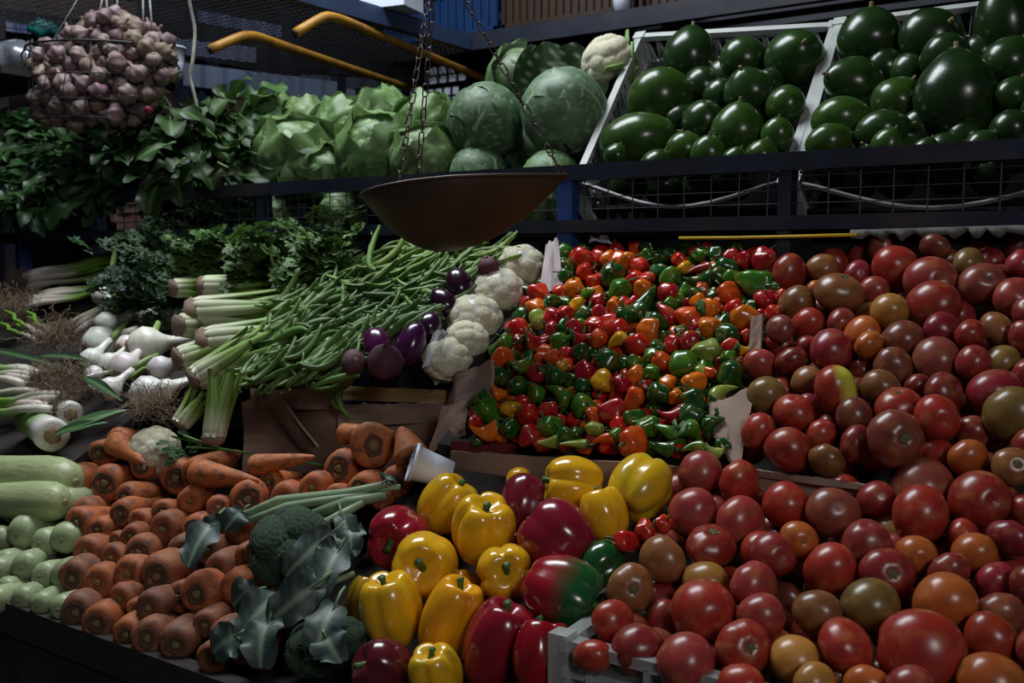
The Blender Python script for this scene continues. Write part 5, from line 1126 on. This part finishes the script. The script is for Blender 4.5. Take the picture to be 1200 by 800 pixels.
# ---------------------------------------------------------------- broccoli
BRO = bumpy('floret_head', M['floret'], 5, 6, 15, 900, .24, .05, .5)
BROL = [leaf('leaf', .14, .060, M['brocleaf'], 70+i, .22, .16, .13, 'jag', 18, 8, .05) for i in range(3)]
def broccoli(x, y, r, ax, label, stalks, leaves, up=.02):
    p = at_plane(x, y, BED_ROOT)+Vector((0, -.03, up)); s = r/F*depth_of(p)/1.1; o = empty('broccoli', p); tag(o, label, 'broccoli', 'broccoli heads')
    h = ob('floret_head', BRO, o, None, zto(cd(*ax)), s)
    W = lambda x_, y_, up_=.0: at_plane(x_, y_, BED_ROOT)+Vector((0, -.04, .03+up_))-p
    for pts, rad in stalks:
        P = [W(*q_) for q_ in pts]; ob('stalk', mk('stalk', *tube(P, [rad*.8]+[rad]*(len(P)-2)+[rad*.65], 8), M['stalk']), o, color=gcol((.24, .36, .20)))
    for x0, y0, x1, y1, k, sc_ in leaves:
        a = W(x0, y0, .02); b_ = W(x1, y1, .03); ob('leaf', BROL[k], o, a, xto(b_-a, cd(rng.uniform(-.3, .3), .5, .9)), (sc_*(b_-a).length/.17, sc_, sc_), gcol((.030, .055, .050), .8, 1.15))
    return o
broccoli(362, 652, 46, (-.1, .55, .75), 'large dark broccoli head with pale stalks laid over its top', [([(302,624),(350,603),(430,595),(478,592,.01)], .0075), ([(312,628),(360,610),(400,604),(455,596)], .0065), ([(384,622),(430,606),(475,598)], .009), ([(380,642),(420,622),(448,606)], .0075), ([(388,600),(440,592),(490,588)], .006)],
    [(290,625,245,690,0,.9), (318,622,285,660,1,.7), (435,640,362,708,2,.9), (436,650,395,735,0,.9), (420,620,440,700,1,.7), (300,640,240,660,2,.6), (470,600,486,588,1,.5), (410,690,370,745,0,.8)])
broccoli(388, 752, 30, (.1, .6, .7), 'smaller broccoli head low down, almost hidden by grey-green leaves', [([(300,760),(330,735),(372,715)], .006), ([(322,738),(360,725),(400,706)], .0055)],
    [(372,706,310,780,0,1.0), (340,720,300,745,1,.9), (350,740,330,800,2,1.0), (420,700,355,760,0,1.0), (430,720,395,800,1,.9), (320,770,280,800,2,.9), (405,770,420,810,0,.8)], .0)
broccoli(425, 740, 24, (.2, .6, .7), 'dark broccoli head against the greenish yellow bell pepper', [([(400,706),(415,698),(440,688)], .005)], [(430,665,400,700,2,.8), (440,640,430,690,0,.7)], .0)
# ---------------------------------------------------------------- onions, leeks and their roots
BULB = [mk('onion', *lathe([(1e-4, -1.02), (.28, -.98), (.70, -.72), (1.0, -.05), (.86, .55), (.50, 1.0), (.34, 1.45), (.30, 2.1), (.28, 2.8), (1e-4, 2.8)], 22, lambda a, t, r, z, s=s: (r*(1+.025*math.cos(7*a+s)), z)), M['bulb']) for s in range(3)]
RPL = mk('root_plate', *lathe([(1e-4, -1.10), (.20, -1.10), (.34, -1.0), (.36, -.93), (1e-4, -.9)], 14, lambda a, t, r, z: (r*(1+.15*math.sin(5*a)), z)), M['rootplate'])
LSTEM = mk('green_stem', *tube([(0, 0, 2.7), (.05, 0, 3.6), (.2, .05, 4.6), (.45, .1, 5.6)], [.29, .33, .30, .22], 10, .8), M['stalk'])
def onion(x, y, r, ax, label, bed=BED_ONION, up=.012, stem=True, col=(.80, .76, .72), group='white onions with short stems', dz=None):
    p = at_plane(x, y, bed)+Vector((0, -.01, up)); s = 1.12*r/F*depth_of(p)
    o = ob('onion', rng.choice(BULB), None, p, zto(cd(*ax)), (s, s, s*.9), tuple(c*rng.uniform(.9, 1.05) for c in col)); ob('root_plate', RPL, o)
    if stem: ob('green_stem', LSTEM, o, color=gcol((.22, .34, .10)))
    tag(o, label, 'onion', group)
for x, y, r, ax, lab in ((124,352,11,(.2,.9,-.3),'upright white onion at the top of the group'), (147,354,13,(.9,.05,.1),'white onion lying with its pointed neck towards the herbs'), (130,371,10,(-.1,.8,-.4),'small white onion just below the upright top one'), (128,384,12,(.6,.2,-.6),'white onion above the largest round one'), (122,408,19,(.5,.3,-.9),'large round white onion with a pink root plate facing out'), (153,410,11,(.4,.2,-.8),'small grey-white onion between the two largest'), (175,410,20,(.95,.12,-.45),'large white onion with a thick stem towards the celery'), (151,436,16,(.2,.5,-.8),'white onion with flaky skin below the two largest'), (133,432,12,(.3,.5,-.7),'white onion half behind the flaky one'), (192,437,13,(.75,.35,-.5),'small white onion with a brown root plate near the celery'), (112,428,13,(.3,.6,-.6),'white onion crossed by a dark leaf'), (177,466,18,(.9,.25,-.3),'white onion at the bottom with a pink streaked base'), (177,377,9,(.6,.1,-.5),'small white onion end poking out of the herbs'), (134,462,13,(.5,.6,-.6),'white onion at the bottom under a dark leaf strip'), (200,462,11,(.8,.3,-.5),'thin white onion stem end beside the celery base'), (115,445,10,(.3,.3,-.8),'small white onion among the roots')):
    onion(x, y, r, ax, lab)
# leeks: thick white shafts, cut root plates out
SH = mk('leek', *lathe([(1e-4, -.02), (.75, -.02), (1.0, .10), (1.0, .5), (.93, 1.6), (.95, 3.2), (1.0, 6.0), (1e-4, 6.0)], 20, lambda a, t, r, z: (r*(1+.015*math.cos(6*a)), z)), mat('leek_skin', None, .4, obj=True, var=.15, scale=3, tip=((.16, .30, .05), 2, 1.0, 2.4, 2)))
LPL = mk('root_plate', *lathe([(1e-4, -.10), (.35, -.10), (.52, -.03), (.5, .01), (1e-4, .02)], 16, lambda a, t, r, z: (r*(1+.12*math.sin(6*a)+.07*math.sin(11*a)), z)), mat('leek_root_plate', (.36, .26, .14), .9, var=.5, scale=3))
for x, y, r, ax, lab in ((62,516,20,(-.62,.12,-.8),'thick leek with its cut root end out, in front of the others'), (83,491,15,(-.6,.12,-.8),'leek with a round yellowish root end, just above the thickest one')):
    p = at_plane(x, y, (1.13, 1.03, .5))+Vector((0, 0, .01)); s = r/F*depth_of(p); o = ob('leek', SH, None, p, zto(cd(*ax)), s, (.66, .64, .60)); ob('root_plate', LPL, o); tag(o, lab, 'leek', 'leeks')
def root_tuft(seed, n=46, L=1.0):
    g = random.Random(seed); b = MB()
    for i in range(n):
        a = g.uniform(0, 6.28); el = g.uniform(.1, 1.3); d = Vector((-math.cos(el), math.sin(el)*math.cos(a), math.sin(el)*math.sin(a))); P = [Vector((0, 0, 0))]; q_ = d.copy()
        for k in range(4): q_ = (q_+Vector((g.uniform(-.7, .7), g.uniform(-.7, .7), g.uniform(-.9, .4)))).normalized(); P.append(P[-1]+q_*L*g.uniform(.15, .35))
        b.add(tube(P, [.016, .013, .011, .008, .004], 3))
    return b.mesh('roots', M['root'])
ROOT = [root_tuft(i) for i in range(4)]
def shaft_mesh(seed, L):
    g = random.Random(seed); n = 9; P = [(L*i/n, g.uniform(-.006, .006)*i/n*3, .004*math.sin(i)) for i in range(n+1)]
    return mk('shaft', *tube(P, [.0085, .0095, .0085, .0075, .007, .007, .0075, .007, .006, .004], 9), M['shaft'])
SHF = [shaft_mesh(i, .24) for i in range(4)]
def scallions(x, y, n, d, sp, label, bed=BED_ONION, up=.012, k=1.0):
    """a bunch of spring onions: shafts side by side, one tuft of roots at the end of each"""
    p = at_plane(x, y, bed)+Vector((0, -.01, up)); o = empty('spring_onion_bunch', p); tag(o, label, 'spring onions', 'bunches of spring onions')
    up_ = cd(0, 1, .5); dv = cd(*d); side = dv.cross(up_).normalized()
    for i in range(n):
        q_ = side*((i-(n-1)/2)*sp+rng.uniform(-.003, .003))+up_*rng.uniform(-.008, .010)+dv*rng.uniform(-.02, .02)
        s = ob('shaft', rng.choice(SHF), o, q_, xto((dv+side*rng.uniform(-.16, .16)+up_*rng.uniform(-.08, .08)), up_), (k, k, k), gcol((.62, .58, .52), .85, 1.1))
        stuff(ob('roots', rng.choice(ROOT), s, None, (rng.uniform(0, 6), 0, 0), .042))
    return o
scallions(34, 338, 8, (1, .22, -.25), .012, 'spring onion bunch at the back with long green tops and brown roots', up=.02, k=1.25)
scallions(45, 358, 6, (1, .18, -.2), .012, 'spring onion bunch with thin white shafts above a brown root tangle')
scallions(95, 388, 6, (.85, .55, -.2), .012, 'spring onion bunch with its roots beside the large round onions', k=.7)
scallions(52, 452, 6, (-1, .12, -.1), .013, 'spring onion bunch with its roots turned towards the white onions', k=.9)
scallions(70, 482, 5, (-1, -.08, -.2), .012, 'spring onion bunch just above the two leeks')
scallions(60, 400, 5, (-.7, .3, -.6), .012, 'spring onion bunch buried in a brown root tangle', k=.7)
scallions(108, 462, 5, (.6, .3, -.6), .012, 'spring onion bunch whose roots lie over the lower white onions', k=.6)
def tangle(x, y, sx, sy, n, label):
    p = at_plane(x, y, BED_ONION)+Vector((0, -.03, .025)); b = MB(); g = random.Random(x)
    for i in range(n):
        a = RIGHT*g.gauss(0, sx)+Vector((0, 0, 1))*g.gauss(0, sy)-VIEW*g.uniform(-.03, .02); P = [a]; d = Vector((g.uniform(-1, 1), g.uniform(-1, 1), g.uniform(-1, 1))).normalized()
        for k in range(4): d = (d+Vector((g.uniform(-.8, .8), g.uniform(-.8, .8), g.uniform(-.8, .8)))).normalized(); P.append(P[-1]+d*.012)
        b.add(tube(P, .0006, 3))
    o = ob('root_tangle', b.mesh('root_tangle', M['root']), None, p); o['kind'] = 'stuff'; tag(o, label, 'roots', 'tangles of onion roots')
tangle(20, 374, .030, .022, 380, 'brown tangle of dry roots at the far edge below the spring onions')
tangle(78, 402, .030, .018, 340, 'dark brown tangle of roots beside the largest round onion')
tangle(92, 462, .028, .020, 340, 'grey-brown tangle of roots above the two leeks')
tangle(195, 488, .022, .012, 200, 'reddish tangle of roots above the cauliflower piece')
LKL = [leaf('leaf', .20, .030, M['broad'], 200+i, .15, .4, .05, 'lance', 10, 4) for i in range(2)]
for x0, y0, x1, y1, c, lab in ((90,520,165,490,(.08,.20,.06),'ridged green leek leaf lying behind the carrots'), (78,525,140,505,(.03,.10,.03),'dark green leaf under the ridged one'), (-10,420,90,440,(.03,.055,.045),'blue-green leek leaf at the far edge'), (60,430,120,432,(.03,.045,.04),'dark leek leaf crossing the roots'), (112,455,155,478,(.03,.05,.04),'dark leaf strip over the lower white onions')):
    a = at_plane(x0, y0, BED_ONION)+Vector((0, -.03, .03)); b_ = at_plane(x1, y1, BED_ONION)+Vector((0, -.03, .03)); L = (b_-a).length
    o = ob('leek_leaf', LKL[0], None, a, xto(b_-a, cd(0, .7, .7)), (L/.20, .75, .6), c); tag(o, lab, 'leaf', None)
herb(226, 528, 12, .016, SPR, (.04, .12, .03), 'small green sprigs between the cauliflower piece and the upright celery', 'dark herbs', bed=(1.2, 1.2, .5), up=.0, sz=(.3, .5))
# ---------------------------------------------------------------- garlic in a hanging wire basket
GAR = []
for s in range(4):
    prof = [(1e-4, -.72), (.25, -.75), (.70, -.62), (1.0, -.12), (.88, .32), (.48, .66), (.22, .92), (.17, 1.25), (.19, 1.4), (1e-4, 1.38)]
    GAR.append(mk('garlic_bulb', *lathe(prof, 22, lambda a, t, r, z, s=s: (r*(1+.13*math.cos((6+s % 2)*a+s)*(1 if r > .3 else .2)), z)), M['garlic']))
GPL = mk('root_plate', *lathe([(1e-4, -.84), (.22, -.84), (.30, -.76), (.28, -.68), (1e-4, -.66)], 10), M['root'])
gpoly = [(95,30),(120,16),(140,14),(160,28),(180,32),(198,55),(206,80),(190,100),(178,112),(180,132),(160,146),(110,143),(60,140),(42,135),(40,120),(50,100),(38,75),(45,58),(72,48),(85,40)]
GD = 2.62; items = []
for x, y in gaps(gpoly, [], 7.8, 6000, seed=9):
    u = (x-120)/85; v = (y-82)/68; bulge = .09*math.sqrt(max(0, 1-.8*u*u-.6*v*v))
    items.append(dict(p=at_depth(x, y, GD-bulge), r=rng.uniform(8.5, 12.5)/F*GD))
for x, y in gaps(gpoly, [], 11, 2000, seed=10): items.append(dict(p=at_depth(x, y, GD+.02), r=10.5/F*GD))
relax(items, gap=.86, side=.3); rows(items, 14)
for i in items:
    v = rng.uniform(.75, 1.15); c = rng.choice(((.24, .18, .16), (.30, .23, .22), (.20, .14, .14), (.27, .21, .15)))
    o = ob('garlic_bulb', rng.choice(GAR), None, i['p'], zto(cd(rng.uniform(-1, 1), rng.uniform(-.6, 1), rng.uniform(-.8, .5))), i['r']*.98, tuple(q_*v for q_ in c)); ob('root_plate', GPL, o)
    tag(o, f"purple-tinged garlic bulb in the hanging basket, {ordw(i['n'])} from left in {ordw(i['row'])} row up", 'garlic', 'garlic bulbs in the hanging basket')
bk = empty('wire_basket', at_depth(120, 85, GD)); tag(bk, 'dark wire basket of garlic hung from strings beneath the high shelf', 'basket')
c0_ = bk.location
def hoop(cx, cy, rx, rd, r_, name='hoop', m=None):
    c = at_depth(cx, cy, GD)-c0_; s = GD/F; H_ = Vector((-math.sin(YAW), math.cos(YAW), 0))
    P = [c+RIGHT*(rx*s*math.cos(6.283*i/36))+H_*(rd*math.sin(6.283*i/36)) for i in range(37)]
    ob(name, mk(name, *tube(P, r_, 5), m or M['dark_wire']), bk); return P
h1 = hoop(118, 60, 84, .14, .003); h2 = hoop(118, 96, 78, .14, .0018); h3 = hoop(112, 124, 74, .135, .0018); h4 = hoop(112, 144, 66, .12, .0025)
for i in range(0, 36, 2): ob('wire', mk('wire', *tube([h1[i], h2[i], h3[i], h4[i], (h4[i]+h4[(i+18) % 36])/2], .0013, 4), M['dark_wire']), bk)
for cx, sg in ((32, -1), (203, 1)):
    c = at_depth(cx, 64 if sg < 0 else 80, GD-.02)-c0_; s = GD/F
    ob('handle', mk('handle', *tube([c+RIGHT*(-sg*6*s)+UP*(18*s), c+RIGHT*(-sg*2*s)-UP*(2*s), c+RIGHT*(sg*4*s)-UP*(14*s), c+RIGHT*(sg*7*s)+UP*(0), c+RIGHT*(-sg*2*s)+UP*(16*s)], .003, 6), M['dark_wire']), bk)
for x0, y0, x1, y1 in ((115,22,123,-30), (126,22,120,-30), (178,32,170,-30), (136,18,138,-40), (60,50,112,-40), (168,30,164,-30)):
    ob('string', mk('string', *tube([at_depth(x0, y0, GD-.05)-c0_, at_depth((x0+x1)/2+1.5, (y0+y1)/2, GD-.04)-c0_, at_depth(x1, y1, GD-.03)-c0_], .0026 if x0 != 60 else .0012, 5), M['rope']), bk)
o = ob('plastic_tag', mk('plastic_tag', *lathe([(1e-4, -1), (.7, -.8), (1, 0), (.6, .8), (1e-4, 1)], 9, lambda a, t, r, z: (r*(1+.25*math.sin(3*a)), z)), mat('red_wrapper', (.26, .02, .07), .4)), None, at_depth(174, 129, GD-.12), zto(cd(1, .1, .2)), .011); tag(o, 'scrap of red wrapper stuck to the bottom of the garlic basket', 'wrapper')
# ---------------------------------------------------------------- small things: cup, paper, films, blue crate below the shelf
p = at_plane(528, 572, BED_ROOT)+Vector((0, .0, .02)); o = ob('plastic_cup', cup_mesh('plastic_cup', .020, .027, .060, M['cup']), None, p, zto(cd(-.85, .30, .12), 0)); tag(o, 'white plastic cup lying on its side between the carrots and yellow bell peppers', 'cup')
A = at_y(624, 288, 1.58); o = ob('paper_sheet', mk('paper_sheet', *sheet(at_y(632, 345, 1.50), at_y(660, 340, 1.52), at_y(654, 278, 1.58), at_y(640, 283, 1.57), 8, 10, .0015, .003, .004, 31), M['paper'], False)); tag(o, 'pale translucent paper standing up beside the top cauliflower', 'paper')
o = ob('bag_scrap', mk('bag_scrap', *sheet(at_y(494, 432, 1.27), at_y(512, 425, 1.29), at_y(527, 384, 1.32), at_y(509, 386, 1.30), 7, 10, .001, .010, .006, 32), M['film'], False)); tag(o, 'clear crumpled plastic film between the eggplants and cauliflowers', 'plastic film')
o = ob('bag_scrap', mk('bag_scrap', *sheet(at_y(690, 283, 1.63), at_y(716, 284, 1.63), at_y(712, 276, 1.64), at_y(692, 277, 1.64), 6, 4, .002, .004, .004, 33), M['cup'], False)); tag(o, 'white scrap of plastic under the shelf rail beside the blue post', 'plastic scrap')
p0 = at_y(590, 312, 1.72); p1 = at_y(634, 284, 1.72); bc = empty('blue_crate', (p0.x, 1.72, p0.z-.05)); tag(bc, 'light blue plastic crate under the shelf behind the top cauliflower', 'crate')
Wd = p1.x-p0.x; Ht = p1.z-p0.z+.05; m_ = mat('light_blue_crate', (.10, .22, .34), .4, var=.2)
for z in (0, Ht*.5, Ht-.014): ob('rim', mk('rim', *box((0, 0, z), (Wd, .012, z+.014)), m_, False), bc)
for i in range(6): ob('rib', mk('rib', *box(((Wd-.008)*i/5, .002, 0), ((Wd-.008)*i/5+.008, .010, Ht)), m_, False), bc)
ob('back_panel', mk('back_panel', *box((0, .012, 0), (Wd, .016, Ht)), M['blue_plastic'], False), bc)
